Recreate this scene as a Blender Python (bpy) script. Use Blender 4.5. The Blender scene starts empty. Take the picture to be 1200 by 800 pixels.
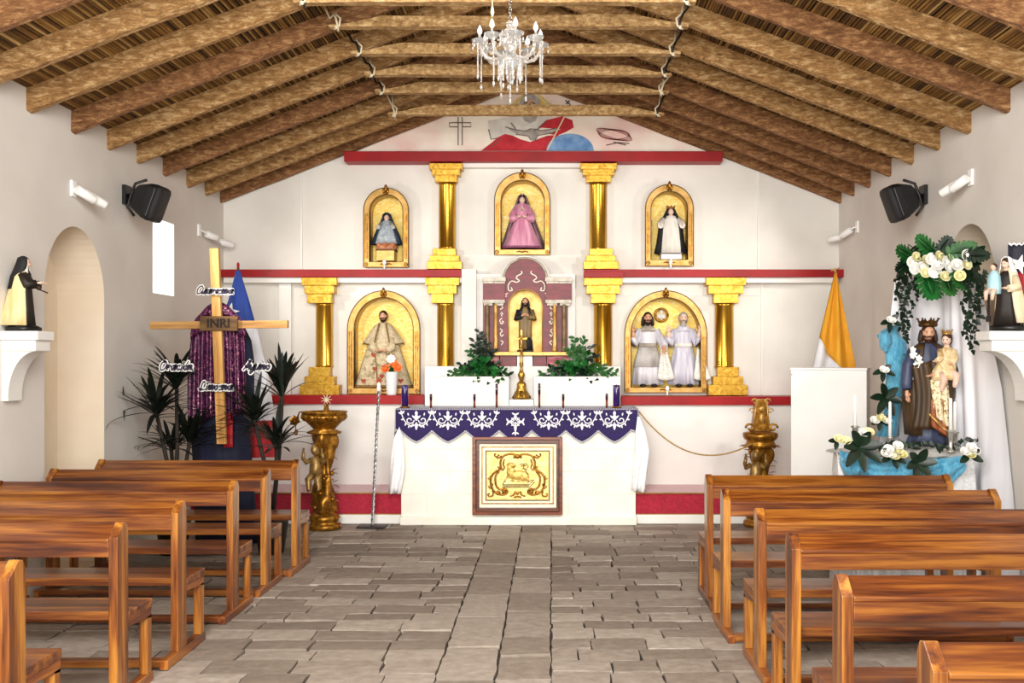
import bpy, math, random
from mathutils import Vector as V, Matrix
R = random.Random(7)
PI = math.pi
sin, cos = math.sin, math.cos
COL = bpy.context.scene.collection
F, PX, PY, CH = 1150.0, 646.0, 420.0, 1.62      # focal length in pixels, principal point, eye height
def X(px, Y): return (px-PX)*Y/F
def Z(py, Y): return CH-(py-PY)*Y/F
def at(px, py, Y): return V((X(px, Y), Y, Z(py, Y)))
# ------------------------------------------------------------------ mesh builder
class M:
    def __init__(s): s.v=[]; s.f=[]; s.sm=[]; s.c=None
    def add(s, vs, fs, smooth=False):
        o=len(s.v); s.v+= [V(v) for v in vs]; s.f+=[tuple(i+o for i in f) for f in fs]; s.sm+=[smooth]*len(fs); return s
    def box(s, x0,x1,y0,y1,z0,z1):
        vs=[(x0,y0,z0),(x1,y0,z0),(x1,y1,z0),(x0,y1,z0),(x0,y0,z1),(x1,y0,z1),(x1,y1,z1),(x0,y1,z1)]
        return s.add(vs,[(3,2,1,0),(4,5,6,7),(0,1,5,4),(1,2,6,5),(2,3,7,6),(3,0,4,7)])
    def pbox(s, px0,px1,py0,py1,Y0,Y1):
        return s.box(X(px0,Y0),X(px1,Y0),Y0,Y1,Z(py1,Y0),Z(py0,Y0))
    def prism(s, poly, a, b, axis='y', smooth=False):   # poly of 2D points extruded along an axis
        n=len(poly)
        def mk(p,t):
            return (p[0],t,p[1]) if axis=='y' else ((t,p[0],p[1]) if axis=='x' else (p[0],p[1],t))
        vs=[mk(p,a) for p in poly]+[mk(p,b) for p in poly]
        fs=[tuple(range(n)),tuple(range(2*n-1,n-1,-1))]
        s.add(vs,fs); o=len(s.v)-2*n
        for i in range(n):
            j=(i+1)%n; s.f.append((o+i,o+n+i,o+n+j,o+j)); s.sm.append(smooth)
        return s
    def ring(s, out, inn, y0, y1, closed=True):          # frame between two outlines (x,z)
        n=len(out); vs=[]
        for (y,pp) in ((y0,out),(y0,inn),(y1,out),(y1,inn)): vs+=[(p[0],y,p[1]) for p in pp]
        fs=[]
        for i in range(n if closed else n-1):
            j=(i+1)%n
            fs+=[(i,n+i,n+j,j),(2*n+i,2*n+j,3*n+j,3*n+i),(i,j,2*n+j,2*n+i),(n+i,3*n+i,3*n+j,n+j)]
        return s.add(vs,fs)
    def loft(s, rings, closed=True, caps=True, smooth=True):
        n=len(rings[0]); vs=[p for r in rings for p in r]; fs=[]
        for k in range(len(rings)-1):
            for i in range(n if closed else n-1):
                j=(i+1)%n; fs.append((k*n+i,k*n+j,(k+1)*n+j,(k+1)*n+i))
        s.add(vs,fs,smooth)
        if caps and closed:
            o=len(s.v)-len(vs); s.f.append(tuple(o+i for i in range(n-1,-1,-1))); s.f.append(tuple(o+(len(rings)-1)*n+i for i in range(n))); s.sm+=[False,False]
        return s
    def tube(s, pts, rad, n=8, caps=True):
        pts=[V(p) for p in pts]
        if not hasattr(rad,'__len__'): rad=[rad]*len(pts)
        t=(pts[1]-pts[0]).normalized(); up=V((0,0,1)) if abs(t.z)<.9 else V((1,0,0))
        a=t.cross(up).normalized(); rings=[]
        for i,p in enumerate(pts):
            d=(pts[min(i+1,len(pts)-1)]-pts[max(i-1,0)])
            if d.length<1e-9: d=t
            d.normalize(); a=(a-d*a.dot(d))
            if a.length<1e-6: a=d.orthogonal()
            a.normalize(); b=d.cross(a)
            rings.append([p+(a*cos(2*PI*k/n)+b*sin(2*PI*k/n))*rad[i] for k in range(n)])
        return s.loft(rings,True,caps)
    def lathe(s, prof, c=(0,0,0), n=20, smooth=True, a0=0, a1=2*PI, caps=True):   # prof: (r,z)
        c=V(c); rings=[[c+V((r*cos(2*PI*k/n),r*sin(2*PI*k/n),z)) for k in range(n)] for r,z in prof]
        return s.loft(rings,True,caps,smooth)
    def wrap(s, lev, a0=0, a1=2*PI, n=40, folds=0, amp=0, ph=0, taper=True, top=True):
        # draped cloth: lev = (z, rx, ry, cx, cy); angle 0 faces -Y
        full=abs(a1-a0-2*PI)<1e-6; rings=[]; L=len(lev)
        for k,l in enumerate(lev):
            z,rx,ry=l[:3]; cx,cy=(l[3],l[4]) if len(l)>3 else (0,0)
            g=(1-k/(L-1)) if taper else 1.0
            r=[]
            for i in range(n if full else n+1):
                a=a0+(a1-a0)*i/n
                m=1+amp*g*(cos(folds*a+ph)+.45*cos((folds*2+1)*a+ph*2+k*.25))
                r.append(V((cx+rx*m*sin(a),cy-ry*m*cos(a),z)))
            rings.append(r)
        return s.loft(rings,full,full and top)
    def ball(s, c, r, nu=12, nv=8, keep=None, fn=None, rot=None):
        c=V(c); r=r if hasattr(r,'__len__') else (r,r,r)
        vs=[];fs=[]
        for j in range(nv+1):
            ph=-PI/2+PI*j/nv
            for i in range(nu):
                a=2*PI*i/nu; d=V((cos(ph)*sin(a),-cos(ph)*cos(a),sin(ph)))
                q=V((d.x*r[0],d.y*r[1],d.z*r[2]))
                if fn: q=fn(d,q)
                if rot: q=rot@q
                vs.append(c+q)
        for j in range(nv):
            for i in range(nu):
                k=(i+1)%nu
                if keep:
                    ph=-PI/2+PI*(j+.5)/nv; a=2*PI*(i+.5)/nu
                    if not keep(V((cos(ph)*sin(a),-cos(ph)*cos(a),sin(ph)))): continue
                if j==0: fs.append((i,nu+k,nu+i)) 
                elif j==nv-1: fs.append((j*nu+i,j*nu+k,(j+1)*nu+i))
                else: fs.append((j*nu+i,j*nu+k,(j+1)*nu+k,(j+1)*nu+i))
        return s.add(vs,fs,True)
    def grid(s, fn, nu, nv, smooth=True):
        vs=[fn(i/nu,j/nv) for j in range(nv+1) for i in range(nu+1)]
        fs=[(j*(nu+1)+i,j*(nu+1)+i+1,(j+1)*(nu+1)+i+1,(j+1)*(nu+1)+i) for j in range(nv) for i in range(nu)]
        return s.add(vs,fs,smooth)
    def ribbon(s, pts, w, fn):                           # flat 2D stroke; fn maps (u,v)->3D
        n=len(pts); w=w if hasattr(w,'__len__') else [w]*n; a=[];b=[]
        for i,p in enumerate(pts):
            q=pts[min(i+1,n-1)]; o=pts[max(i-1,0)]; dx,dy=q[0]-o[0],q[1]-o[1]; l=math.hypot(dx,dy) or 1
            nx,ny=-dy/l*w[i]/2,dx/l*w[i]/2
            a.append(fn(p[0]+nx,p[1]+ny)); b.append(fn(p[0]-nx,p[1]-ny))
        vs=a+b; return s.add(vs,[(i,n+i,n+i+1,i+1) for i in range(n-1)])
    def flat(s, pts, fn):
        return s.add([fn(*p) for p in pts],[tuple(range(len(pts)))])
    def leaf(s, base, d, up, L, W, droop=0, n=6, fold=.25, shape=None):
        base=V(base); d=V(d).normalized(); up=V(up); side=d.cross(up)
        if side.length<1e-5: side=d.orthogonal()
        side.normalize(); up=side.cross(d).normalized(); vs=[]
        for i in range(n+1):
            t=i/n; w=W*(shape(t) if shape else sin(PI*min(1,.06+t*.94))**.8 if i<n else .0)
            c=base+d*(L*t)-V((0,0,1))*(droop*L*t*t)
            vs+=[c+side*w/2+up*fold*w*.5, c, c-side*w/2+up*fold*w*.5]
        fs=[]
        for i in range(n): o=i*3; fs+=[(o,o+1,o+4,o+3),(o+1,o+2,o+5,o+4)]
        return s.add(vs,fs,True)
    def xf(s, m, i0=0):
        for i in range(i0,len(s.v)): s.v[i]=m@s.v[i]
        return s
    def jit(s, a, i0=0):
        for i in range(i0,len(s.v)): s.v[i]=s.v[i]+V((R.uniform(-a,a),R.uniform(-a,a),R.uniform(-a,a)))
        return s
# ------------------------------------------------------------------ objects
def base_of(o):
    l=V((0,0,0))
    while o: l+=V(o.location); o=o.parent
    return l
def obj(name, m, mat, parent=None, bevel=0, solid=0, sub=0, loc=None, label=None):
    off=V(loc) if loc is not None else base_of(parent)
    me=bpy.data.meshes.new(name); me.from_pydata([tuple(v-off) for v in m.v],[],m.f)
    me.polygons.foreach_set('use_smooth',m.sm)
    if m.c:
        ca=me.color_attributes.new('tint','FLOAT_COLOR','POINT')
        for i,c in enumerate(m.c): ca.data[i].color=(c,c,c,1)
    me.materials.append(mat); me.update()
    o=bpy.data.objects.new(name,me); COL.objects.link(o)
    if parent: o.parent=parent
    elif loc is not None: o.location=loc
    if bevel:
        b=o.modifiers.new('bevel','BEVEL'); b.width=bevel; b.segments=2; b.limit_method='ANGLE'
    if sub:
        b=o.modifiers.new('sub','SUBSURF'); b.levels=sub; b.render_levels=sub
    if solid:
        b=o.modifiers.new('solid','SOLIDIFY'); b.thickness=solid; b.offset=0
    if label: o['label']=label
    return o
def tag(o, label, cat, group=None, kind=None):
    o['label']=label; o['category']=cat
    if group: o['group']=group
    if kind: o['kind']=kind
    return o
def thing(name, label, cat, loc=(0,0,0), group=None):
    o=bpy.data.objects.new(name,None); COL.objects.link(o); o.location=loc; o.empty_display_size=.05
    return tag(o,label,cat,group)
def struct(name, m, mat, **k):
    o=obj(name,m,mat,**k)
    o['kind']='structure'; return o
def dup(root, loc, label, rotz=None, parent=None):
    r=root.copy(); COL.objects.link(r); r.location=loc; r['label']=label
    if rotz is not None: r.rotation_euler=(0,0,rotz)
    for ch in list(root.children):
        c=ch.copy(); COL.objects.link(c); c.parent=r
        for g in list(ch.children):
            d=g.copy(); COL.objects.link(d); d.parent=c
    return r
def text_mesh(txt, size, off=0, shear=0, depth=.001):
    cu=bpy.data.curves.new('t','FONT'); cu.body=txt; cu.size=size; cu.offset=off; cu.shear=shear; cu.extrude=depth
    cu.align_x='CENTER'; cu.align_y='CENTER'; cu.resolution_u=4
    o=bpy.data.objects.new('t',cu); COL.objects.link(o); bpy.context.view_layer.update()
    me=bpy.data.meshes.new_from_object(o.evaluated_get(bpy.context.evaluated_depsgraph_get()))
    m=M().add([v.co for v in me.vertices],[tuple(p.vertices) for p in me.polygons])
    bpy.data.objects.remove(o); bpy.data.curves.remove(cu); bpy.data.meshes.remove(me)
    return m
def upright(m, c, rx=0):     # text mesh (xy) -> standing at c facing -Y
    mt=Matrix.Translation(V(c))@Matrix.Rotation(rx,4,'Y')@Matrix.Rotation(PI/2,4,'X')
    return m.xf(mt)
# ------------------------------------------------------------------ materials
def base_mat(name):
    m=bpy.data.materials.new(name); m.use_nodes=True; t=m.node_tree; return m,t,t.nodes['Principled BSDF']
def node(t,kind,**k):
    n=t.nodes.new(kind)
    for a,b in k.items():
        if a in n.inputs: n.inputs[a].default_value=b
        else: setattr(n,a,b)
    return n
def lin(c):
    if isinstance(c,str):
        c=[int(c[i:i+2],16)/255 for i in (0,2,4)]
        c=[((x+.055)/1.055)**2.4 if x>.04045 else x/12.92 for x in c]
    return (*c,1)
def mk(name, c1, c2=None, scale=6, stretch=(1,1,1), rough=.6, metal=0, bump=.0, detail=5, rnd=True, coat=0, sheen=0, mid=None, dist=0.0, lo=.3, hi=.7, bdist=.01, emis=0, nr=.5, spec=None, trans=0, alpha=1, sss=0):
    m,t,p=base_mat(name); L=t.links
    c1=lin(c1); c2=lin(c2) if c2 else c1
    p.inputs['Roughness'].default_value=rough; p.inputs['Metallic'].default_value=metal
    p.inputs['Coat Weight'].default_value=coat; p.inputs['Coat Roughness'].default_value=.15
    p.inputs['Sheen Weight'].default_value=sheen
    p.inputs['Transmission Weight'].default_value=trans; p.inputs['Alpha'].default_value=alpha
    if spec is not None: p.inputs['Specular IOR Level'].default_value=spec
    tc=node(t,'ShaderNodeTexCoord'); mp=node(t,'ShaderNodeMapping'); mp.inputs['Scale'].default_value=stretch
    L.new(tc.outputs['Object'],mp.inputs['Vector'])
    if rnd:
        oi=node(t,'ShaderNodeObjectInfo'); mu=node(t,'ShaderNodeMath',operation='MULTIPLY'); mu.inputs[1].default_value=37.0
        L.new(oi.outputs['Random'],mu.inputs[0]); L.new(mu.outputs[0],mp.inputs['Location'])
    nz=node(t,'ShaderNodeTexNoise'); nz.inputs['Scale'].default_value=scale; nz.inputs['Detail'].default_value=detail; nz.inputs['Roughness'].default_value=nr; nz.inputs['Distortion'].default_value=dist
    L.new(mp.outputs[0],nz.inputs['Vector'])
    rp=node(t,'ShaderNodeValToRGB'); e=rp.color_ramp.elements
    e[0].position=lo; e[0].color=c1; e[1].position=hi; e[1].color=c2
    if mid: x=e.new((lo+hi)/2); x.color=lin(mid)
    L.new(nz.outputs[0],rp.inputs[0]); L.new(rp.outputs[0],p.inputs['Base Color'])
    if bump:
        b=node(t,'ShaderNodeBump'); b.inputs['Strength'].default_value=bump; b.inputs['Distance'].default_value=bdist
        L.new(nz.outputs[0],b.inputs['Height']); L.new(b.outputs[0],p.inputs['Normal'])
    if emis:
        L.new(rp.outputs[0],p.inputs['Emission Color']); p.inputs['Emission Strength'].default_value=emis
    return m
def mk_wood(name, dark, midc, light, axis, rough=.35, coat=.3, bump=.15, ring=14):
    m,t,p=base_mat(name); L=t.links
    tc=node(t,'ShaderNodeTexCoord'); mp=node(t,'ShaderNodeMapping')
    sc=[1,1,1]; sc['xyz'.index(axis)]=.06; mp.inputs['Scale'].default_value=sc
    oi=node(t,'ShaderNodeObjectInfo'); mu=node(t,'ShaderNodeMath',operation='MULTIPLY'); mu.inputs[1].default_value=53.0
    L.new(oi.outputs['Random'],mu.inputs[0]); L.new(mu.outputs[0],mp.inputs['Location']); L.new(tc.outputs['Object'],mp.inputs['Vector'])
    n1=node(t,'ShaderNodeTexNoise'); n1.inputs['Scale'].default_value=ring; n1.inputs['Detail'].default_value=3; n1.inputs['Distortion'].default_value=.7
    n2=node(t,'ShaderNodeTexNoise'); n2.inputs['Scale'].default_value=ring*7; n2.inputs['Detail'].default_value=4
    L.new(mp.outputs[0],n1.inputs['Vector']); L.new(mp.outputs[0],n2.inputs['Vector'])
    a=node(t,'ShaderNodeMath',operation='MULTIPLY'); a.inputs[1].default_value=.72
    b=node(t,'ShaderNodeMath',operation='MULTIPLY_ADD'); b.inputs[1].default_value=.28
    L.new(n1.outputs[0],a.inputs[0]); L.new(n2.outputs[0],b.inputs[0]); L.new(a.outputs[0],b.inputs[2])
    rp=node(t,'ShaderNodeValToRGB'); e=rp.color_ramp.elements
    e[0].position=.36; e[0].color=lin(dark); e[1].position=.64; e[1].color=lin(light); x=e.new(.48); x.color=lin(midc)
    L.new(b.outputs[0],rp.inputs[0]); L.new(rp.outputs[0],p.inputs['Base Color'])
    p.inputs['Roughness'].default_value=rough; p.inputs['Coat Weight'].default_value=coat; p.inputs['Coat Roughness'].default_value=.12
    bp=node(t,'ShaderNodeBump'); bp.inputs['Strength'].default_value=bump; bp.inputs['Distance'].default_value=.006
    L.new(b.outputs[0],bp.inputs['Height']); L.new(bp.outputs[0],p.inputs['Normal'])
    return m
def mk_tint(name, stops, rough=.8, nscale=30, stretch=(1,1,1), bump=.4, namt=.35, bdist=.01):   # colour from the mesh's tint attribute plus noise
    m,t,p=base_mat(name); L=t.links
    at_=node(t,'ShaderNodeAttribute',attribute_name='tint')
    tc=node(t,'ShaderNodeTexCoord'); mp=node(t,'ShaderNodeMapping'); mp.inputs['Scale'].default_value=stretch
    nz=node(t,'ShaderNodeTexNoise'); nz.inputs['Scale'].default_value=nscale; nz.inputs['Detail'].default_value=6
    L.new(tc.outputs['Object'],mp.inputs[0]); L.new(mp.outputs[0],nz.inputs['Vector'])
    a=node(t,'ShaderNodeMath',operation='MULTIPLY'); a.inputs[1].default_value=1-namt
    b=node(t,'ShaderNodeMath',operation='MULTIPLY_ADD'); b.inputs[1].default_value=namt
    L.new(at_.outputs['Fac'],a.inputs[0]); L.new(nz.outputs[0],b.inputs[0]); L.new(a.outputs[0],b.inputs[2])
    rp=node(t,'ShaderNodeValToRGB'); e=rp.color_ramp.elements
    e[0].position=stops[0][0]; e[0].color=lin(stops[0][1]); e[1].position=stops[-1][0]; e[1].color=lin(stops[-1][1])
    for q,c in stops[1:-1]: x=e.new(q); x.color=lin(c)
    L.new(b.outputs[0],rp.inputs[0]); L.new(rp.outputs[0],p.inputs['Base Color']); p.inputs['Roughness'].default_value=rough
    bp=node(t,'ShaderNodeBump'); bp.inputs['Strength'].default_value=bump; bp.inputs['Distance'].default_value=bdist
    L.new(nz.outputs[0],bp.inputs['Height']); L.new(bp.outputs[0],p.inputs['Normal'])
    return m
WHITE=mk('white_plaster','DCD8D0','E8E5DE',scale=2.2,rough=.75,bump=.12,detail=8,rnd=False)
SIDE=mk('side_wall_plaster','D2CCC4','DFDAD3',scale=1.6,rough=.8,bump=.15,detail=8,rnd=False)
CREAM=mk('niche_plaster','DCCBB2','E6D8C4',scale=2,rough=.8,bump=.1,detail=8)
PAINT=mk('white_paint','E4E2DC','ECEAE5',scale=3,rough=.5,bump=.08,rnd=False)
ALTARW=mk('painted_block','E9E5D6','F2EFE4',scale=5,rough=.6,bump=.3,detail=7)
RED=mk('red_gloss_paint','8A080E','A40E14',scale=4,rough=.45,spec=.3)
CARPET=mk('red_carpet','8E1026','B81F3C',scale=60,rough=.95,sheen=.6,bump=.3)
GOLD=mk('gold_leaf','A67416','DFB850',scale=18,rough=.38,metal=.55,bump=.25,mid='C89A2E',dist=1.2)
GOLDS=mk('polished_gold_shaft','96660F','DCAC40',scale=3,stretch=(3,3,.5),rough=.2,metal=.85,bump=.05)
GOLDF=mk('gilded_frame','A87C34','CDA562',scale=12,rough=.4,metal=.5,bump=.1)
GOLDB=mk('gold_backing','F0C048','FFF0B0',scale=14,stretch=(1,1,2.2),rough=.45,metal=.12,bump=.3,mid='F8D868',dist=2)
GOLDD=mk('dark_gilt','6E4510','C08A2E',scale=25,rough=.35,metal=.75,bump=.3,mid='96661E')
GOLDT=mk('tabernacle_gold','B98C40','E3C178',scale=9,rough=.45,metal=.45,bump=.1)
LINE=mk('dark_outline','4A3516','5E431C',rough=.6)
RAFT=mk('rough_rafter','5A3A1A','F0D09A',scale=26,nr=.75,stretch=(.45,1.3,1.3),rough=.85,bump=1,detail=10,mid='A97C46',dist=.5,lo=.3,hi=.7,bdist=.03)
RAFTB=mk('brown_rafter','4E2C12','D8A872',scale=26,nr=.75,stretch=(.45,1.3,1.3),rough=.85,bump=1,detail=10,mid='8E5F36',dist=.5,lo=.3,hi=.7,bdist=.03)
COLLAR=mk('hewn_collar','6B4A26','EACC98',scale=34,nr=.7,stretch=(.6,1,1),rough=.85,bump=.8,detail=8,mid='B48E5A',lo=.3,hi=.72)
ROPE=mk('rawhide','D8C6A0','EDE2C8',rough=.7)
STRAP=mk('black_strap','15130F','25211B',rough=.5)
REED=mk_tint('reed',[(.15,'2E1D0C'),(.4,'6B4A22'),(.65,'9A7238'),(.9,'CFAE70')],rough=.7,nscale=18,stretch=(1,.5,1),bump=.2,namt=.35)
DARK=mk('roof_dark','1E140A','2C1E10',rough=.9)
STONE=mk_tint('floor_stone',[(.1,'64584C'),(.45,'86796D'),(.7,'9E9286'),(.95,'BAB0A4')],rough=.72,nscale=16,stretch=(1,1,1),bump=.8,namt=.45,bdist=.012)
MORTAR=mk('mortar','2E2822','463E36',scale=30,rough=.95,bump=.3)
PEWX=mk_wood('varnished_pine_lengthwise','3A1608','6C350F','A26524','x')
PEWZ=mk_wood('varnished_pine_upright','441C08','7E4412','B87C30','z')
PEWY=mk_wood('varnished_pine_endwise','421A08','743810','A86622','y')
RAW=mk_wood('raw_pine','A87436','C8954E','E0B470','z',rough=.7,coat=0)
RAWX=mk_wood('raw_pine_beam','8E6230','B28448','CFA468','x',rough=.7,coat=0)
BLACK=mk('black_plastic','0A0A0B','141416',rough=.45)
BLACKC=mk('black_paint','08080A','121013',rough=.4)
WMET=mk('white_enamel','EDECE8','F8F7F4',rough=.35)
GLASS=mk('crystal','F4F1EA','FFFFFF',scale=60,rough=.05,spec=.9,trans=.85,emis=.03)  # faint emission added: the crystal glows a little though it is no lamp
BULB=mk('frosted_bulb','FFFFFF','FFFFFF',rough=.3,emis=.9)
CHROME=mk('chrome','B9B9B9','E4E4E4',rough=.15,metal=1)
def M_(n,a,b=None,**k): return mk(n,a,b,**k)
SKIN=mk('painted_skin','C68E6E','D9A888',scale=8,rough=.5)
SKINP=mk('pale_painted_skin','DDB49C','EBCBB6',scale=8,rough=.5)
HAIR=mk('dark_painted_hair','17100B','2A1C12',scale=30,rough=.6,bump=.4)
HAIRB=mk('brown_painted_hair','2E1A0E','46290F',scale=30,rough=.6,bump=.4)
GREY=mk('grey_painted_hair','8E8A84','BDB8B0',scale=30,rough=.6,bump=.4)
EYE=mk('painted_eye','120C08','1C130D',rough=.3)
LIP=mk('painted_lip','A0524A','B4625A',rough=.4)
PURPLE=mk('purple_cloth','180440','240858',scale=40,rough=.8,sheen=.3,bump=.2)
LACE=mk('white_embroidery','D8D4DC','F4F2F6',scale=120,rough=.8,bump=.4)
LINEN=mk('white_linen','E6E4E6','F4F3F4',scale=20,rough=.8,bump=.1)
SATIN=mk('white_satin','E4E3E8','F4F4F8',scale=3,stretch=(4,4,.4),rough=.45,sheen=.2)
BROC=mk('white_brocade','CFCFCF','F2F2F2',scale=28,rough=.5,bump=.25,dist=1.5)
LEAFD=mk('dark_leaf','06140A','14301A',scale=14,rough=.4,bump=.1)
LEAFK=mk('very_dark_strap_leaf','060A07','131E12',scale=14,rough=.45)
LEAFG=mk('bright_leaf','0C4418','257230',scale=12,rough=.35,bump=.1)
LEAFM=mk('mid_leaf','123A16','2F6A2C',scale=14,rough=.4,bump=.1)
ROSE=mk('white_petal','EFEDE6','FBFAF4',scale=10,rough=.6)
ROSEY=mk('cream_petal','E4DC9A','F4EFC8',scale=10,rough=.6)
STEM=mk('stem','2A2416','4A3E24',rough=.8)
TULLE=mk('blue_tulle','2E86AE','6CB8D2',scale=24,stretch=(1,1,.5),rough=.7,sheen=.4,bump=.4,dist=1.5)
NET=mk('grey_netting','B9B9B4','D6D6D2',scale=80,rough=.8,bump=.4)
WAX=mk('white_wax','F4F3EE','FCFBF8',rough=.4)
# ================================================================== SETTING
XL, XR, YB = -3.54, 3.106, 10.6
XC=(XL+XR)/2; PITCH=.385; ZW=3.445           # wall top / reed plane at the wall
def zroof(x): return ZW+PITCH*((x-XL) if x<XC else (XR-x))
def arch(xc, w, z0, z1, n=18, rise=None):    # outline (x,z): round-topped opening
    r=w/2; rise=rise or r; zs=z1-rise
    p=[(xc-r,z0),(xc+r,z0)]
    for i in range(n+1): a=PI*i/n; p.append((xc+r*cos(a),zs+rise*sin(a)))
    return p
def wall_with_holes(outer, holes, tf):
    import bmesh
    bm=bmesh.new(); es=[]
    for loop in [outer]+holes:
        vs=[bm.verts.new(tf(*p)) for p in loop]
        es+=[bm.edges.new((vs[i],vs[(i+1)%len(vs)])) for i in range(len(vs))]
    bmesh.ops.triangle_fill(bm,use_beauty=True,edges=es)
    bm.verts.index_update()
    m=M().add([v.co.copy() for v in bm.verts],[tuple(v.index for v in f.verts) for f in bm.faces]); bm.free(); return m
def recess(m, loop, tf0, tf1):               # tunnel walls and its closing face
    n=len(loop); m.add([tf0(*p) for p in loop]+[tf1(*p) for p in loop],[(i,(i+1)%n,n+(i+1)%n,n+i) for i in range(n)]+[tuple(range(n,2*n))])
# ---- floor: individual worn stones on a mortar bed
Y0F=-1.4
fl=M(); fl.c=[]
def stone(x0,x1,y0,y1):
    g=.0035; i0=len(fl.v); nx=max(2,int((x1-x0)/.07)); ny=max(2,int((y1-y0)/.07)); zb=R.uniform(-.004,.004)
    tl,tw=R.uniform(-.008,.008),R.uniform(-.008,.008); per=[]
    def q(u,v,inset,z):
        jx=R.uniform(-.006,.006); jy=R.uniform(-.005,.005)
        return V((x0+g+inset+(x1-x0-2*g-2*inset)*u+jx, y0+g+inset+(y1-y0-2*g-2*inset)*v+jy, z+zb+tl*(u-.5)+tw*(v-.5)))
    top=[q(i/nx,j/ny,.002,0 if 0<i<nx and 0<j<ny else -.0025) for j in range(ny+1) for i in range(nx+1)]
    fs=[(j*(nx+1)+i,j*(nx+1)+i+1,(j+1)*(nx+1)+i+1,(j+1)*(nx+1)+i) for j in range(ny) for i in range(nx)]
    loop=[i for i in range(nx+1)]+[j*(nx+1)+nx for j in range(1,ny+1)]+[ny*(nx+1)+i for i in range(nx-1,-1,-1)]+[j*(nx+1) for j in range(ny-1,0,-1)]
    n=len(top); low=[top[k]+V((0,0,-.03)) for k in loop]
    for k in range(len(loop)):
        k2=(k+1)%len(loop); fs.append((loop[k],n+k,n+k2,loop[k2]))
    fl.add(top+low,fs,False); c=R.uniform(.15,.95); fl.c+=[c+R.uniform(-.08,.08) for _ in range(len(fl.v)-i0)]
for (a,b) in ((-.59,-.285),(-.285,0)):
    y=Y0F
    while y<9.75:
        h=R.uniform(.35,.62); stone(a,b,y,y+h); y+=h
for side in (0,1):
    y=Y0F
    while y<9.75:
        h=R.uniform(.17,.225); x=-.59 if side==0 else 0; first=True
        while (x>XL) if side==0 else (x<XR):
            w=R.uniform(.3,.5) if side==0 else R.uniform(.24,.42)
            if first: w*=R.uniform(.45,1); first=False
            if side==0: stone(max(x-w,XL),x,y,y+h); x-=w
            else: stone(x,min(x+w,XR),y,y+h); x+=w
            if (x-XL<.12 if side==0 else XR-x<.12): break
        y+=h
struct('floor',fl,STONE)
struct('floor_bed',M().box(XL-.4,XR+.4,Y0F,YB+.3,-.2,-.022),MORTAR)
# ---- side walls with arched niches and the slit window
NY0,NY1=6.853,7.77
nl=arch((NY0+NY1)/2,NY1-NY0,0.0,2.60,rise=.52,n=24); nr=arch((NY0+NY1)/2,NY1-NY0,.02,2.62,rise=.52,n=24)
WY0,WY1,WZ0,WZ1=8.717,9.21,2.205,2.878
win=[(WY0,WZ0),(WY1,WZ0),(WY1,WZ1),(WY0,WZ1)]
nl=[(y,max(z,.02)) for y,z in nl]
m=wall_with_holes([(Y0F,0),(YB,0),(YB,ZW+.03),(Y0F,ZW+.03)],[nl,win],lambda y,z:(XL,y,z))
struct('wall_left',m,SIDE)
m=M(); recess(m,nl,lambda y,z:(XL,y,z),lambda y,z:(XL-.37,y,z)); struct('wall_left_niche',m,CREAM)
m=M(); n=4; m.add([(XL,*p) for p in win]+[(XL-.22,p[0]-.03,p[1]) for p in win],[(i,(i+1)%4,4+(i+1)%4,4+i) for i in range(4)]); struct('wall_left_window_reveal',m,PAINT)
FROST=mk('daylit_frosted_glass','FFFFFF','F6F8FF',rough=.5,emis=3.0)
w=struct('window_1',M().box(XL-.23,XL-.215,WY0-.03,WY1,WZ0,WZ1),FROST); w['label']='tall slit window of frosted glass glowing with daylight'
m=wall_with_holes([(Y0F,0),(YB,0),(YB,ZW+.03),(Y0F,ZW+.03)],[nr],lambda y,z:(XR,y,z))
struct('wall_right',m,SIDE)
m=M(); recess(m,nr,lambda y,z:(XR,y,z),lambda y,z:(XR+.37,y,z)); struct('wall_right_niche',m,CREAM)
# ---- reed ceiling, two slopes
for nm,sgn in (('ceiling_left',1),('ceiling_right',-1)):
    dx=XC-XL; m=M(); m.c=[]; sp=.0225; L=math.hypot(dx,dx*PITCH); ux,uz=1/math.hypot(1,PITCH),PITCH/math.hypot(1,PITCH)
    s0=-.02; ys=[3.2+(YB-3.2)*k/14 for k in range(15)]
    while s0<L:
        r=R.uniform(.0085,.0115); c=R.uniform(.1,.95); ph=R.uniform(0,6); i0=len(m.v); rings=[]
        for y in ys:
            j=.003*sin(ph+y*2.3)+R.uniform(-.0015,.0015); ring=[]
            for a in (180,225,270,315,360):
                o=cos(math.radians(a))*r; h=sin(math.radians(a))*r*1.3
                s=s0+j+o; px_=s*ux-h*uz; pz_=s*uz+h*ux
                x=XL+px_ if sgn>0 else XR-px_
                ring.append(V((x,y,ZW+.012+pz_)))
            rings.append(ring)
        m.loft(rings,False,False,True); 
        for y in ys: cc=c+R.uniform(-.12,.12); m.c+=[cc]*5
        s0+=sp*R.uniform(.85,1.15)
    o=struct(nm,m,REED)
    m=M(); a=.03
    xs=(XL-.02,XC) if sgn>0 else (XR+.02,XC)
    m.add([(xs[0],Y0F,ZW+a),(xs[1],Y0F,ZW+dx*PITCH+a),(xs[1],YB+.1,ZW+dx*PITCH+a),(xs[0],YB+.1,ZW+a)],[(0,1,2,3)])
    struct(nm+'_backing',m,DARK)
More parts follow.
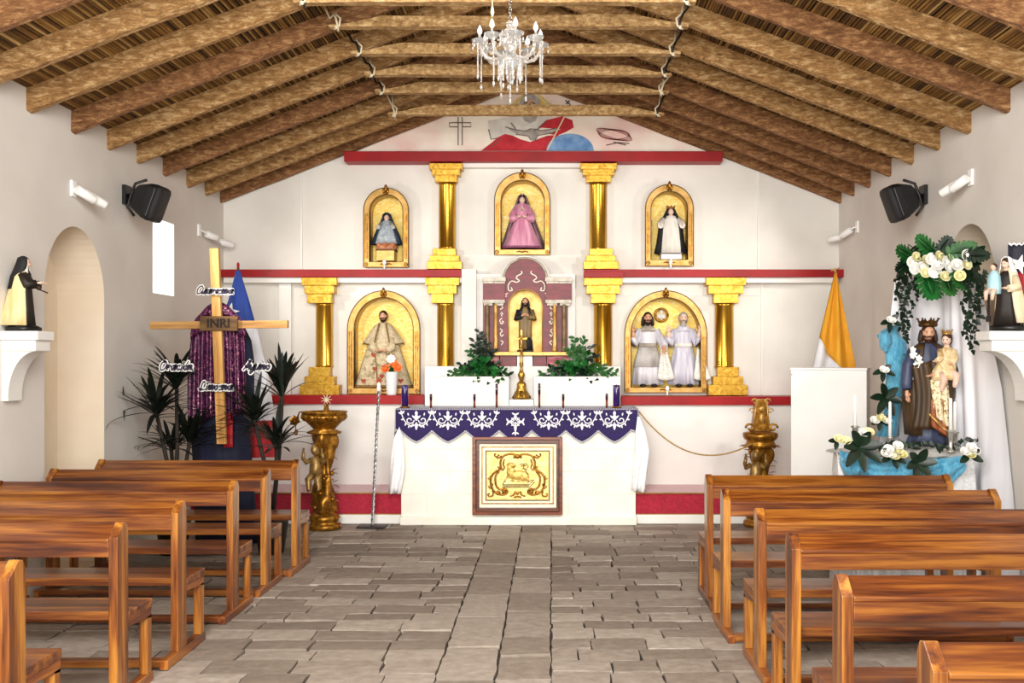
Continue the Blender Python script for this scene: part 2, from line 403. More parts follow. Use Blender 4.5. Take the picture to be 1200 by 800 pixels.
# ---- back wall with five niche openings
NI={}    # name: (outer rect px: x0,x1,y0,y1 ; inner rect px)
NIP=dict(ul=((426,478.5,220,313),(433,472,228,306.5)),uc=((579.5,644.5,202,298.5),(587,638,211,292)),ur=((756.5,812.5,216,311.5),(763,806,224,304)),
     ll=((407,492,340.5,461.5),(415,484,348.5,454.5)),lr=((732,828.5,340.5,460),(739.5,821,348.5,453.5)))
YN=10.52
def parch(r,Y,n=24,rise=None):
    x0,x1=X(r[0],Y),X(r[1],Y); w=x1-x0
    return arch((x0+x1)/2,w,Z(r[3],Y),Z(r[2],Y),n,rise)
holes=[]
for k,(o_,i_) in NIP.items():
    rise=None
    if k in('ll','lr'): rise=(X(i_[1],YN)-X(i_[0],YN))*.54
    NI[k]=(parch(o_,YN,24,(X(o_[1],YN)-X(o_[0],YN))*(.54 if rise else .5)),parch(i_,YN,24,rise)); holes.append(NI[k][1])
out=[(XL,0),(XR,0),(XR,ZW+.03),(XC,zroof(XC)+.03),(XL,ZW+.03)]
struct('wall_back',wall_with_holes(out,holes,lambda x,z:(x,YB,z)),WHITE)
# thin strips and mouldings of the altarpiece
def trim(name,m,mat=PAINT,**k): return struct(name,m,mat,**k)
YT=10.42
trim('trim_1',M().pbox(403,847,177,189,YT-.02,YB+.02),RED,bevel=.004)
trim('trim_2',M().pbox(258,541,315.5,324.5,YT,YB+.02),RED,bevel=.004)
trim('trim_3',M().pbox(685,990.5,315.5,324.5,YT,YB+.02).pbox(684,731,318,325,YT-.05,YT),RED,bevel=.004)
trim('trim_4',M().pbox(262,541,325,331,YT+.05,YB+.02))
trim('trim_5',M().pbox(685,982,325,331,YT+.05,YB+.02))
trim('trim_6',M().pbox(541,682,189.5,196,YT+.08,YB+.02))
YL=10.3
trim('trim_7',M().pbox(243,497,463,473.5,YL-.05,YB),RED,bevel=.004)
trim('trim_8',M().pbox(728,978,464.5,474.5,YL-.05,YB),RED,bevel=.004)
trim('trim_9',M().box(XL+.0,X(497,YL),YL,YB,.28,Z(473.5,YL-.05)))
trim('trim_10',M().box(X(728,YL),XR,YL,YB,.28,Z(474.5,YL-.05)))
trim('trim_11',M().pbox(352,354,196,315,10.585,YB).pbox(888,890,200,315,10.585,YB).pbox(327,341,331,462,10.55,YB).pbox(892,894,331,462,10.585,YB))  # thin raised strips stand in for shadow lines at the panel edges
trim('trim_12',M().pbox(541,558,315,441,10.40,YB),WHITE)
trim('trim_13',M().pbox(352,541,345,346,10.59,YB).pbox(730,890,345,346,10.59,YB).pbox(541,682,299,300,10.59,YB))
# chancel steps either side of the altar
AX0,AX1,AY=X(470,9.55),X(745,9.55),9.55
STP=9.62
for k,(a,b) in enumerate(((XL,AX0-.005),(AX1+.005,XR))):
    struct('floor_step_%d'%(k+1),M().box(a,b,STP,YL,0,.09),PAINT,bevel=.006)
    struct('floor_carpet_%d'%(k+1),M().box(a,b,STP+.015,YL,.09,.30),CARPET,bevel=.01)
    trim('trim_%d'%(14+k),M().box(a,b,STP+.008,STP+.03,.09,.098).box(a,b,STP-.004,STP+.02,.296,.306),mk('brass_edge','8A6A30','A88440',rough=.5,metal=.5))
# ---- gable mural
def GP(zx,zy,Y=10.588): return at(400+zx/2.667,95+zy/2.667,Y)
gm=thing('gable_mural','painted mural of a red robed figure, dove and blue globe filling the gable','mural',(XC,10.58,Z(177,10.58)))
bgm=mk('mural_sky','FFF6E4','F4CCC2',scale=1.8,rough=.8,detail=4,lo=.42,hi=.72,rnd=False)
zt=Z(177.5,10.595)
def gx(z): return XL+(z-ZW+.02)/PITCH
obj('painted_sky',M().flat([(gx(zt),zt),(2*XC-gx(zt),zt),(XC,zroof(XC)-.02)],lambda x,z:(x,10.595,z)),bgm,gm)
MC=dict(red=M_('mural_red','B01222','D22A38',scale=7,rough=.7),pink=M_('mural_pink','E69AA0','F0C0BC',scale=5,rough=.8),white=M_('mural_white','EDE8DE','CFC8BE',scale=9,rough=.8),
  grey=M_('mural_grey','8C8680','C4BDB2',scale=12,rough=.8),blue=M_('mural_blue','5A88BE','8FB2DA',scale=9,rough=.8),yel=M_('mural_yellow','D8B040','EFDA84',scale=7,rough=.8),
  line=M_('mural_line','5A4A44','6C5A50',rough=.8),flesh=M_('mural_flesh','C89A7C','DDB698',scale=9,rough=.8),brown=M_('mural_thorn','9A5A52','B98078',scale=20,rough=.8),tan=M_('mural_tan','E4D2A8','EEE0BE',scale=5,rough=.8))
LAY=[10.592]
def paint(name,pts,mat):
    LAY[0]-=.0006; y=LAY[0]
    obj(name,M().flat(pts,lambda a,b:GP(a,b,y)),MC[mat],gm)
def stroke(name,lines,w,mat):
    LAY[0]-=.0006; y=LAY[0]; m=M()
    for l in lines: m.ribbon(l,w,lambda a,b:GP(a,b,y))
    obj(name,m,MC[mat],gm)
0 and paint('pink_cloud',[(690,130),(740,110),(790,130),(800,165),(770,200),(700,190),(670,160)],'pink')
paint('triangle_halo',[(520,84),(590,18),(590,18),(672,84)],'yel')
stroke('halo_ray',[[(540,80),(590,30),(655,80)],[(530,60),(560,80)],[(660,60),(630,80)]],4,'tan')
paint('white_robe',[(458,124),(520,113),(600,108),(655,113),(640,140),(600,158),(560,170),(520,170),(490,182),(468,182),(463,150)],'white')
paint('red_robe',[(436,218),(470,192),(490,175),(512,165),(535,170),(560,182),(590,190),(612,182),(645,170),(680,168),(664,200),(655,218)],'red')
paint('red_cloak',[(615,145),(640,122),(690,110),(722,122),(726,145),(700,160),(676,170),(650,165),(685,150)],'red')
paint('globe',[(715+74*cos(a),218-54*sin(a)) for a in [PI*i/24 for i in range(25)]],'blue')
paint('face',[(588+26*cos(a),74+34*sin(a)) for a in [2*PI*i/20 for i in range(20)]],'flesh')
paint('white_hair',[(556,95),(558,60),(572,40),(600,38),(618,55),(628,95),(610,95),(608,64),(590,54),(572,66),(570,95)],'grey')
stroke('face_line',[[(570,70),(582,66)],[(594,66),(606,70)],[(589,70),(587,84)],[(578,90),(600,90)]],4,'line')
paint('beard',[(566,108),(572,124),(590,132),(608,124),(614,108)],'grey')
paint('dove',[(512,143),(545,152),(575,156),(590,149),(606,150),(625,155),(682,146),(660,162),(615,170),(604,188),(592,184),(584,172),(548,166)],'grey')
stroke('dove_outline',[[(512,143),(545,152),(575,156),(590,149),(606,150),(625,155),(682,146),(660,162),(615,170),(604,188)],[(545,166),(584,172),(592,184)]],2.5,'line')
stroke('robe_outline_pattern',[[(460,150),(468,182),(490,178)],[(530,130),(545,150)],[(640,125),(620,145),(600,158)],[(470,205),(500,180)]],3,'line')
stroke('staff',[[(643,216),(698,110)]],4,'tan')
stroke('mural_cross',[[(365,112),(365,200),(378,200),(378,112)],[(338,130),(338,143),(363,143)],[(380,143),(405,143),(405,130),(338,130)]],3,'line')
stroke('thorn_crown',[[(853+(46+k*3)*cos(a),167+(15+k*1.6)*sin(a+k*.3)) for a in [2*PI*i/30 for i in range(31)]] for k in range(4)],2.6,'brown')
stroke('nail',[[(828,200),(865,192),(900,195)],[(850,190),(890,200)]],3,'line')
stroke('spear',[[(702,72),(714,60)],[(700,60),(716,74)]],4,'line')
# ================================================================== ROOF TIMBERS
def rafter(side,Y,k,last):
    w=.078; h=.155
    x0=XL if side<0 else XR; L=abs(XC-x0)+.0; n=16; rings=[]; s=1 if side<0 else -1
    bow=R.uniform(-.012,.012); tw=R.uniform(-.01,.01)
    for i in range(n+1):
        t=i/n; x=x0+s*L*t; zb=3.288+PITCH*L*t+bow*sin(PI*t); zt_=ZW+PITCH*L*t-.002
        hw=w/2*(1+.08*sin(t*7+k)); j=lambda:R.uniform(-.004,.004); y=Y+.05+tw*sin(5*t+k)
        b=.014
        rings.append([V((x,y-hw+b+j(),zb+j())),V((x,y+hw-b+j(),zb+j())),V((x,y+hw+j(),zb+b)),V((x,y+hw+j(),zt_)),V((x,y-hw+j(),zt_)),V((x,y-hw+j(),zb+b+j()))])
    m=M().loft(rings,True,True,False)
    return m
RY=[10.47,10.02,9.51,8.93,8.36,7.80,7.22,6.61,6.03,5.46]
ordn=['against the altar wall','second from the altar wall','third from the altar wall','fourth from the altar wall','fifth from the altar wall','sixth from the altar wall','seventh from the altar wall','eighth from the altar wall','ninth from the altar wall','nearest over the pews']
for side,sn in ((-1,'slit-window side'),(1,'draped-statue side')):
    for k,Y in enumerate(RY):
        if side>0 and k<9: Y=Y+.02
        mat=RAFT if (k*7+(side>0)*3)%3 else RAFTB
        if side>0 and k not in (4,6,8): mat=RAFTB
        if side>0 and k in (6,8,5): mat=RAFT
        o=obj('roof_rafter',rafter(side,Y,k,k==0),mat,loc=((XL if side<0 else XR),Y,3.29))
        tag(o,'rough timber rafter on the %s, %s'%(sn,ordn[k]),'rafter','sloping rafters of the %s'%sn,'thing')
CY=[9.51,8.93,8.36,7.80,7.22,6.61]; CPY=[130,104,83,58,26,-3]; CX=[(455,778),(440,783),(428,787),(412,797),(386,806),(345,815)]
for k,Y in enumerate(CY):
    Yc=Y-.078; zc=Z(CPY[k],Yc); xa,xb=X(CX[k][0],Yc),X(CX[k][1],Yc); n=20; rings=[]
    for i in range(n+1):
        t=i/n; x=xa+(xb-xa)*t; e=min(1,t*7,(1-t)*7); h=.043; j=lambda:R.uniform(-.003,.003); hw=.036
        zt_=zc+h*(2*e-1) if e<1 else zc+h
        zt_=max(zt_,zc-h+.02)+.008*sin(3*t+k)
        rings.append([V((x,Yc-hw+j(),zc-h+j())),V((x,Yc+hw,zc-h+j())),V((x,Yc+hw,zt_+j())),V((x,Yc-hw+j(),zt_+j()))])
    rt=thing('collar_beam','hewn collar beam tied across the roof, %s'%['nearest the mural','second from the mural','third from the mural','fourth from the mural, behind the chandelier crystals','fifth from the mural, behind the chandelier top','closest to the viewer'][k],'beam',((xa+xb)/2,Yc,zc),'tie beams below the ridge')
    obj('beam_timber',M().loft(rings,True,True,False),COLLAR,rt)
    for s_,xe in ((1,xa),(-1,xb)):
        xx=xe+s_*.06; zr=3.29+PITCH*((xx-XL) if s_>0 else (XR-xx))
        p=lambda dx,dy,z:V((xx-s_*dx,Yc+dy,z))
        obj('strap_tie',M().tube([p(.10,.035,zr+.13),p(.06,.03,zr+.05),p(.02,-.02,zc+.05),p(0,-.045,zc),p(-.01,-.03,zc-.055),p(0,.02,zc-.06)],.009,6),STRAP if R.random()<.75 else ROPE,rt)
        obj('rawhide_tie',M().tube([p(.03,.036,zr+.09),p(.015,.0,zc+.06),p(-.03,-.045,zc+.01),p(-.02,-.04,zc-.04),p(.02,-.02,zc-.058)],.008,6).ball(p(.0,-.04,zc-.05),.015,8,6),ROPE,rt)
# ================================================================== PEWS
def make_pew(L):
    t=thing('pew','','pew')
    t['label']='pew'; h=L/2
    post=[(0,.05),(.12,.05),(.12,.81),(.10,.845),(.072,.852),(0,.79)]
    for s in (-1,1):
        a,b=(s*h,s*(h-.042)) if s<0 else (s*(h-.042),s*h)
        obj('end_post',M().prism(post,a,b,'x'),PEWZ,t,bevel=.003)
        obj('front_leg',M().box(a,b,.335,.39,.05,.34),PEWZ,t,bevel=.003)
        obj('floor_runner',M().box(a-.002,b+.002,-.15,.41,0,.05),PEWY,t,bevel=.004)
        obj('seat_support',M().prism([(.12,.35),(.39,.32),(.39,.375),(.12,.375)],a,b,'x'),PEWY,t,bevel=.003)
    q=h-.042
    obj('backrest_board',M().box(-q,q,.0,.022,.70,.786),PEWX,t,bevel=.003)
    obj('book_ledge',M().prism([(-.004,.786),(-.004,.772),(.012,.765),(.105,.815),(.105,.838),(.098,.842)],-q,q,'x'),PEWX,t,bevel=.003)
    obj('seat',M().box(-h,h,.125,.40,.375,.418),PEWX,t,bevel=.004)
    obj('foot_rail',M().box(-q,q,-.148,-.09,.012,.05),PEWX,t,bevel=.003)
    return t
LYS=[(7.42,-1.925),(6.80,-1.975),(6.12,-1.985),(5.25,-1.995),(4.54,-2.007),(3.68,-2.034)]
RYS=[(6.45,1.025),(5.72,1.005),(4.98,1.052),(4.27,1.046),(3.43,1.016),(2.60,1.012)]
on=['frontmost, before the cross and palms','second behind the cross','third behind the cross','fourth behind the cross','fifth behind the cross','closest to the viewer']
onr=['frontmost, before the draped statue table','second behind the statue table','third behind the statue table','fourth behind the statue table','fifth behind the statue table','closest to the viewer']
pl=make_pew(1.53); pr=make_pew(1.62)
for proto,rows,names,side,w,s in ((pl,LYS,on,'slit-window side',1.53,-1),(pr,RYS,onr,'statue side',1.62,1)):
    for k,(y,x) in enumerate(rows):
        lab='varnished pine pew on the %s, %s'%(side,names[k]); loc=(x+s*w/2,y,0)
        if k==0: o=proto; o.location=loc; o['label']=lab
        else: o=dup(proto,loc,lab)
        o['group']='varnished pews on the '+side
# ================================================================== GOLD COLUMNS
def column(label,cap,shaft,basep,YF=YT,group='gilded altarpiece columns'):
    xc=X((shaft[0]+shaft[1])/2,YF); zb=Z(basep[-1][3],YF) if basep else Z(441,YF)
    t=thing('gilded_column',label,'column',(xc,YF,zb),group); t['kind']='thing'
    zc=[Z(cap[0][2],YF),Z(cap[-1][3],YF)]
    for i,(a,b,c,d) in enumerate(cap):
        o=obj('capital_block',M().pbox(a,b,c,d,YF+.02*i,YB-.005),GOLD,t,bevel=.004)
    for i,(a,b,c,d) in enumerate(basep):
        obj('base_block',M().pbox(a,b,c,d,YF+.02*(len(basep)-1-i),YB-.005),GOLD,t,bevel=.004)
    r=(X(shaft[1],YF)-X(shaft[0],YF))/2; z1=Z(shaft[3],YF); z0=Z(shaft[2],YF)
    obj('shaft',M().lathe([(r,z1-.004),(r,z1+.02),(r*.97,z1+.03),(r*.96,z0-.03),(r,z0-.02),(r,z0+.004)],(xc,YF+.05+r,0),28),GOLDS,t)
    return t
U=lambda c,w: [(c-w[0],c+w[0],191,198),(c-w[1],c+w[1],198,205),(c-w[2],c+w[2],205,213)]
ub=lambda c:[(c-13.5,c+13.5,291,299),(c-17.5,c+17.5,299,306),(c-20.5,c+20.5,306,315)]
column('gilded column above the red ledge, nearer the slit window',U(522.5,(19.5,16.5,13)),(512,533,213,291),ub(520.5))
column('gilded column above the red ledge, nearer the draped statue',U(701.5,(21.5,18.5,14.5)),(691,712.5,213,292),ub(704.5))
Lc=lambda c,w:[(c-w[0],c+w[0],325,334),(c-w[1],c+w[1],334,344),(c-w[2],c+w[2],344,355)]
lb=lambda c:[(c-12.5,c+12.5,430,441),(c-17.5,c+17.5,441,451),(c-23,c+23,451,463)]
column('gilded column with stepped base on the lower ledge beside the palms',Lc(374,(20.5,17.5,14.5)),(366,387,355,430),lb(374))
column('gilded column rising behind the white block, beside the red tabernacle and robed bearded figure',Lc(518,(20,17,13)),(510,531,355,441),[])
column('gilded column rising behind the white block, between the tabernacle and the two saints',Lc(707,(22.5,19.5,14.5)),(696,719,355,441),[])
column('gilded column with stepped base on the lower ledge, beyond the two saints',Lc(851,(23.5,20.5,14.5)),(840,863,355,431),lb(853.5))
# ================================================================== NICHES
FLUTE=GOLDD
def niche(k,label):
    oo,ii=NI[k]; o_,i_=NIP[k]; xs=[p[0] for p in oo]; z0=min(p[1] for p in oo); z1=max(p[1] for p in oo); xc=(min(xs)+max(xs))/2; w=max(xs)-min(xs)
    t=thing('gilded_niche',label,'niche',(xc,YN,z0),'arched gilded niches of the altarpiece')
    fm=M().ring(oo,ii,YN,YB-.002)
    obj('arch_frame',fm,GOLDF,t,bevel=.006)
    mid=[((a[0]*.55+b[0]*.45),(a[1]*.55+b[1]*.45)) for a,b in zip(oo,ii)]
    m=M(); 
    for f_ in (.0,.97):
        m.tube([V((a[0]*(1-f_)+b[0]*f_,YN-.001,a[1]*(1-f_)+b[1]*f_)) for a,b in list(zip(oo,ii))[1:]]+[V((oo[0][0]*(1-f_)+ii[0][0]*f_,YN-.001,oo[0][1]*(1-f_)+ii[0][1]*f_))],.0045,5)
    obj('frame_edge',m,LINE,t)
    # fluted strips on both uprights
    rise=(max(p[1] for p in ii)-ii[2][1]); zs=ii[2][1]-.02; m=M()
    for s in (-1,1):
        xo=xc+s*w/2; xi=(ii[1][0] if s>0 else ii[0][0])
        for f_ in (.3,.62):
            x=xo*(1-f_)+xi*f_; m.box(x-.006,x+.006,YN-.006,YN+.01,z0+.09,zs)
    obj('fluting',m,FLUTE,t)
    # hollow: reveal and gold back
    D=.22; m=M(); n=len(ii)
    m.add([(p[0],YB-.06,p[1]) for p in ii]+[(p[0],YN+D,p[1]) for p in ii],[(i,n+i,n+(i+1)%n,(i+1)%n) for i in range(n)])
    obj('reveal',m,GOLDF,t)
    obj('gold_back',M().flat(ii,lambda x,z:(x,YN+D-.001,z)),GOLDB,t)
    # finial, rosettes, cartouche
    m=M().ball((xc,YN-.012,z1-.005),(.018,.015,.04),8,8).ball((xc-.022,YN-.012,z1-.035),(.014,.012,.028),8,6).ball((xc+.022,YN-.012,z1-.035),(.014,.012,.028),8,6).lathe([(.02,z1-.07),(.028,z1-.062),(.012,z1-.045)],(xc,YN-.012,0),8)
    obj('finial',m,GOLDD,t)
    zr=(z0+ii[0][1])/2
    for s in (-1,1):
        x=xc+s*(w/2-.028); obj('rosette',M().tube([(x+.018*cos(a),YN-.004,zr+.018*sin(a)) for a in [2*PI*i/14 for i in range(15)]],.005,5).ball((x,YN-.004,zr),(.008,.006,.008),8,6),GOLDD,t)
    m=M()
    for i in range(-3,4):
        m.ball((xc+i*.018+(.0 if i else 0),YN-.004,zr+.004*abs(i)%.01),(.012,.008,.010-.0012*abs(i)),8,6)
    obj('cartouche',m,GOLDD,t)
    return t
niche('ul','small arched gilded niche holding the grey-blue robed statuette')
niche('uc','tall central arched gilded niche holding the pink gowned statuette')
niche('ur','small arched gilded niche holding the black-veiled white robed statuette')
niche('ll','wide arched gilded niche holding the bearded figure in embroidered cope')
niche('lr','wide arched gilded niche holding two bearded figures in white')
# ================================================================== FIGURES
def head(M_,c,h,yaw=0,tilt=0,jaw=.36):
    rot=Matrix.Rotation(yaw,3,'Z')@Matrix.Rotation(tilt,3,'X')
    def fn(d,q):
        k=1.0
        if d.z<0: k=1-jaw*d.z*d.z
        x=q.x*k; y=q.y*(1-.12*d.z*d.z if d.z<0 else 1)
        f=max(0,-d.y)
        y-=h*.12*math.exp(-((d.x/.14)**2+((d.z+.12)/.17)**2))*f     # nose
        y-=h*.035*math.exp(-((d.x/.3)**2+((d.z+.78)/.16)**2))*f       # chin
        y-=h*.03*math.exp(-((d.x/.25)**2+((d.z+.47)/.10)**2))*f       # mouth
        for s in (-1,1):
            y+=h*.05*math.exp(-(((d.x-s*.36)/.17)**2+((d.z-.08)/.12)**2))*f
            y-=h*.02*math.exp(-(((d.x-s*.34)/.2)**2+((d.z-.27)/.08)**2))*f
        return V((x,y,q.z))
    M_.ball(c,(.37*h,.43*h,.5*h),24,18,fn=fn,rot=rot)
    for s in (-1,1): M_.ball(V(c)+rot@V((s*.375*h,.05*h,-.02*h)),(.04*h,.07*h,.11*h),8,6,rot=rot)
    return rot
def face_parts(t,c,h,rot,parent,brow=None,lip=True):
    c=V(c)
    for s in (-1,1):
        obj('eye',M().ball(c+rot@V((s*.145*h,-.365*h,.04*h)),(.055*h,.03*h,.03*h),8,6,rot=rot),EYE,parent)
        if brow: obj('eyebrow',M().tube([c+rot@V((s*.07*h,-.41*h,.12*h)),c+rot@V((s*.15*h,-.40*h,.145*h)),c+rot@V((s*.23*h,-.36*h,.12*h))],.018*h,5),brow,parent)
    if lip: obj('mouth',M().tube([c+rot@V((-.09*h,-.395*h,-.235*h)),c+rot@V((0,-.445*h,-.225*h)),c+rot@V((.09*h,-.395*h,-.235*h))],.022*h,5),LIP,parent)
def hand(m,p,d,nrm,s,curl=.5,side=1):       # palm + four fingers + thumb, s = hand length
    p=V(p); d=V(d).normalized(); nrm=V(nrm); b=d.cross(nrm).normalized(); nrm=b.cross(d).normalized()
    rot=Matrix((b,d,nrm)).transposed()
    m.tube([p-d*.12*s,p,p+d*.25*s,p+d*.5*s],[.15*s,.16*s,.2*s,.17*s],8)
    for i,l in enumerate((.36,.46,.5,.42)):
        r=p+d*(.45*s)+b*((i-1.5)*.115*s)*side; L=l*s
        q1=r+d*L*.45; q2=q1+(d*cos(curl)-nrm*sin(curl))*L*.33; q3=q2+(d*cos(curl*1.8)-nrm*sin(curl*1.8))*L*.26
        m.tube([r,q1,q2,q3],[.065*s,.06*s,.052*s,.036*s],6)
    r=p+d*.12*s+b*side*.16*s
    m.tube([r,r+(b*side*.7+d*.5)*.2*s,r+(b*side*.75+d*1.2)*.22*s],[.075*s,.065*s,.045*s],6)
    return m
def hairfn(top=.30,back=.05): return lambda d: d.z>top or d.y>back or (abs(d.x)>.8 and d.z>-.3)
def hair_mesh(c,h,rot,fall=0,width=.43):
    m=M().ball(V(c)+rot@V((0,.04*h,.04*h)),(.42*h,.46*h,.52*h),18,14,keep=hairfn(),rot=rot)
    if fall:
        for k in range(9):
            a=-1.9+3.8*k/8; x=sin(a)*width*h; y=.1*h+cos(a)*.36*h
            m.tube([V(c)+rot@V((x*.9,y,.15*h)),V(c)+rot@V((x*1.02,y,-.2*h)),V(c)+rot@V((x*1.1,y*1.05,-.2*h-fall*.6)),V(c)+rot@V((x*1.15,y*1.1,-.2*h-fall))],[.1*h,.13*h,.13*h,.05*h],6)
    return m
def beard_mesh(c,h,rot,long=.0,full=True):
    def fn(d,q): return V((q.x*(1-.25*d.z*d.z),q.y,q.z-(long*h*max(0,-d.z)**2)))
    m=M().ball(V(c)+rot@V((0,-.015*h,-.02*h)),(.385*h,.45*h,.54*h),22,18,keep=lambda d:(d.z<-.52 and d.y<.25) or (d.z<-.12 and abs(d.x)>.62 and d.y<.15),fn=fn,rot=rot)
    m.tube([V(c)+rot@V((-.17*h,-.38*h,-.25*h)),V(c)+rot@V((-.08*h,-.43*h,-.165*h)),V(c)+rot@V((.08*h,-.43*h,-.165*h)),V(c)+rot@V((.17*h,-.38*h,-.25*h))],[.03*h,.04*h,.04*h,.03*h],6)
    return m
def crown(c,r,h,n=8):
    m=M(); c=V(c); pts=n*2; rings=[]
    a=[2*PI*i/pts for i in range(pts)]
    rings.append([c+V((r*.82*cos(t),r*.82*sin(t),0)) for t in a]); rings.append([c+V((r*.8*cos(t),r*.8*sin(t),h*.3)) for t in a])
    rings.append([c+V((r*(1.05 if i%2==0 else .95)*cos(t),r*(1.05 if i%2==0 else .95)*sin(t),h*(1 if i%2==0 else .55))) for i,t in enumerate(a)])
    rings.append([p*1 for p in [c+V((r*.75*cos(t),r*.75*sin(t),h*.5)) for t in a]])
    m.loft(rings,True,False,False)
    for i in range(0,pts,2): m.ball(c+V((r*1.05*cos(a[i]),r*1.05*sin(a[i]),h)),r*.1,6,5)
    m.tube([c+V((r*.84*cos(2*PI*i/20),r*.84*sin(2*PI*i/20),.1*h)) for i in range(21)],h*.09,5)
    return m
# colours of the cloths
PINK=mk('pink_satin','B86A88','DFA0B8',scale=5,stretch=(5,5,.5),rough=.4,sheen=.3)
PINKV=mk('mauve_veil','7A5A60','A08488',scale=9,rough=.7)
GREYB=mk('grey_blue_brocade','7E8A94','B4BCC2',scale=30,rough=.6,bump=.2,dist=1)
NAVYV=mk('dark_blue_mantle','14202E','26384A',scale=12,rough=.6)
BLKV=mk('black_veil','08080A','17161A',scale=12,rough=.7)
OFFW=mk('off_white_habit','CFCAC0','E6E2DA',scale=9,stretch=(3,3,.4),rough=.7)
COPE=mk('embroidered_cope','A8936E','D8CBAE',scale=26,rough=.7,bump=.3,dist=2.2,mid='C9B894')
COPEB=mk('cope_braid','6E5024','94703A',scale=40,rough=.6)
HEART=mk('embroidered_red','8A2E16','B04A24',scale=20,rough=.7)
LILAC=mk('lilac_white_silk','A9A6B8','DAD8E2',scale=6,stretch=(6,6,.5),rough=.45,sheen=.2)
LILAC2=mk('pale_silver_silk','B9B6C0','E2E0E4',scale=6,stretch=(6,6,.5),rough=.45,sheen=.2)
TAUPE=mk('taupe_girdle','8A7E72','B0A498',scale=14,rough=.6)
EMB=mk('floral_embroidery','BFC0B4','EDEBE4',scale=24,rough=.7,mid='E2E0D8',dist=2)
BRWN=mk('brown_mantle','30200E','4E3618',scale=7,stretch=(4,4,.5),rough=.5)
OLIVE=mk('olive_robe','6A5430','927A4C',scale=9,stretch=(4,4,.5),rough=.5)
BLUER=mk('slate_blue_robe','2A3048','4A5270',scale=6,stretch=(5,5,.5),rough=.5)
CREAMR=mk('cream_gilded_robe','B98E50','F2E0BC',mid='E6CC9C',scale=22,dist=1,rough=.5)
PATT=mk('gilded_pattern','8A6428','F0E4C4',scale=34,rough=.45,mid='E0CFA0',lo=.4,hi=.56,dist=1.2)
RUST=mk('rust_lining','7E3E1E','A65A30',scale=10,rough=.5)
CRM=mk('cream_habit_cloak','D9BC7E','F0DCA8',scale=6,stretch=(6,6,.4),rough=.6)
BRNH=mk('dark_brown_habit','120C08','241812',scale=9,rough=.6)
LBLUE=mk('pale_blue_tunic','8AB8C4','B8DCE4',scale=8,rough=.6)
def fig(name,label,base,cat='statue'): return thing(name,label,cat,base)
YF_=10.60
def px_fig(cx,pyb,Y): return V((X(cx,Y),Y,Z(pyb,Y)))
# ---- grey-blue robed statuette (small niche by the window)
b=px_fig(453.3,293,YF_)
st=thing('statuette_plinth','square gilt block under the grey-blue robed statuette','plinth',(b.x,b.y,Z(305.5,YF_)))
obj('block',M().box(b.x-.095,b.x+.095,YF_-.085,YF_+.09,Z(306,YF_)-.004,Z(294,YF_)),GOLDF,st,bevel=.006); obj('top_slab',M().box(b.x-.105,b.x+.105,YF_-.095,YF_+.095,Z(294,YF_),Z(293,YF_)),LINE,st)
t=fig('saint_statuette','small statuette in grey-blue brocade gown and dark mantle over cherub heads',b)
H=.40
m=M(); 
for i,x in enumerate((-.075,-.0,.075)): head(m,b+V((x,-.05-.015*(i==1),.05)),.065)
m.wrap([(b.z,.10,.07,b.x,b.y),(b.z+.03,.12,.08,b.x,b.y),(b.z+.07,.1,.06,b.x,b.y)],n=20)
obj('cherub_base',m,mk('terracotta_skin','A8623E','D08E66',scale=10,rough=.5),t)
obj('gown',M().wrap([(b.z+.065,.135,.075,b.x,b.y),(b.z+.15,.11,.065,b.x,b.y),(b.z+.25,.07,.05,b.x,b.y),(b.z+.31,.045,.035,b.x,b.y),(b.z+.325,.02,.02,b.x,b.y)],n=40,folds=7,amp=.05),GREYB,t)
obj('mantle',M().wrap([(b.z+.06,.165,.095,b.x,b.y+.02),(b.z+.16,.135,.08,b.x,b.y+.02),(b.z+.27,.085,.06,b.x,b.y+.015),(b.z+.34,.055,.045,b.x,b.y+.01),(b.z+.385,.042,.045,b.x,b.y),(b.z+.405,.012,.012,b.x,b.y)],.75,2*PI-.75,36,5,.05),NAVYV,t,solid=.006)
m=M(); r=head(m,b+V((0,-.01,.345)),.072); hd=obj('head',m,SKINP,t); face_parts(t,b+V((0,-.01,.345)),.072,r,hd,lip=False)
for s in (-1,1):
    obj('sleeve',M().tube([b+V((s*.045,-.01,.29)),b+V((s*.085,-.05,.24)),b+V((s*.075,-.10,.235))],[.025,.025,.022],8),GREYB,t)
    obj('hand',hand(M(),b+V((s*.075,-.105,.24)),(0,-.3,1),(s*-1,0,0),.04),SKINP,t)
# ---- pink gowned statuette
b=px_fig(612,291,YF_)
t=fig('gowned_statuette','statuette in a flared pink satin gown and long mauve veil, central niche',b)
obj('gown',M().wrap([(b.z,.205,.09,b.x,b.y),(b.z+.02,.2,.09,b.x,b.y),(b.z+.15,.145,.075,b.x,b.y),(b.z+.29,.085,.055,b.x,b.y),(b.z+.36,.058,.045,b.x,b.y),(b.z+.42,.07,.045,b.x,b.y),(b.z+.475,.055,.04,b.x,b.y),(b.z+.49,.02,.02,b.x,b.y)],n=72,folds=9,amp=.07),PINK,t)
obj('hem',M().wrap([(b.z-.001,.22,.1,b.x,b.y),(b.z+.022,.212,.098,b.x,b.y)],n=48,folds=9,amp=.04,taper=False),mk('mauve_trim','7A3E5A','98587A',scale=30,rough=.7),t)
obj('veil',M().wrap([(b.z+.005,.235,.11,b.x+.01,b.y+.03),(b.z+.2,.17,.085,b.x+.005,b.y+.025),(b.z+.38,.11,.07,b.x,b.y+.02),(b.z+.5,.068,.06,b.x,b.y+.01),(b.z+.565,.045,.048,b.x,b.y),(b.z+.585,.012,.012,b.x,b.y)],.85,2*PI-.85,44,7,.05),PINKV,t,solid=.005)
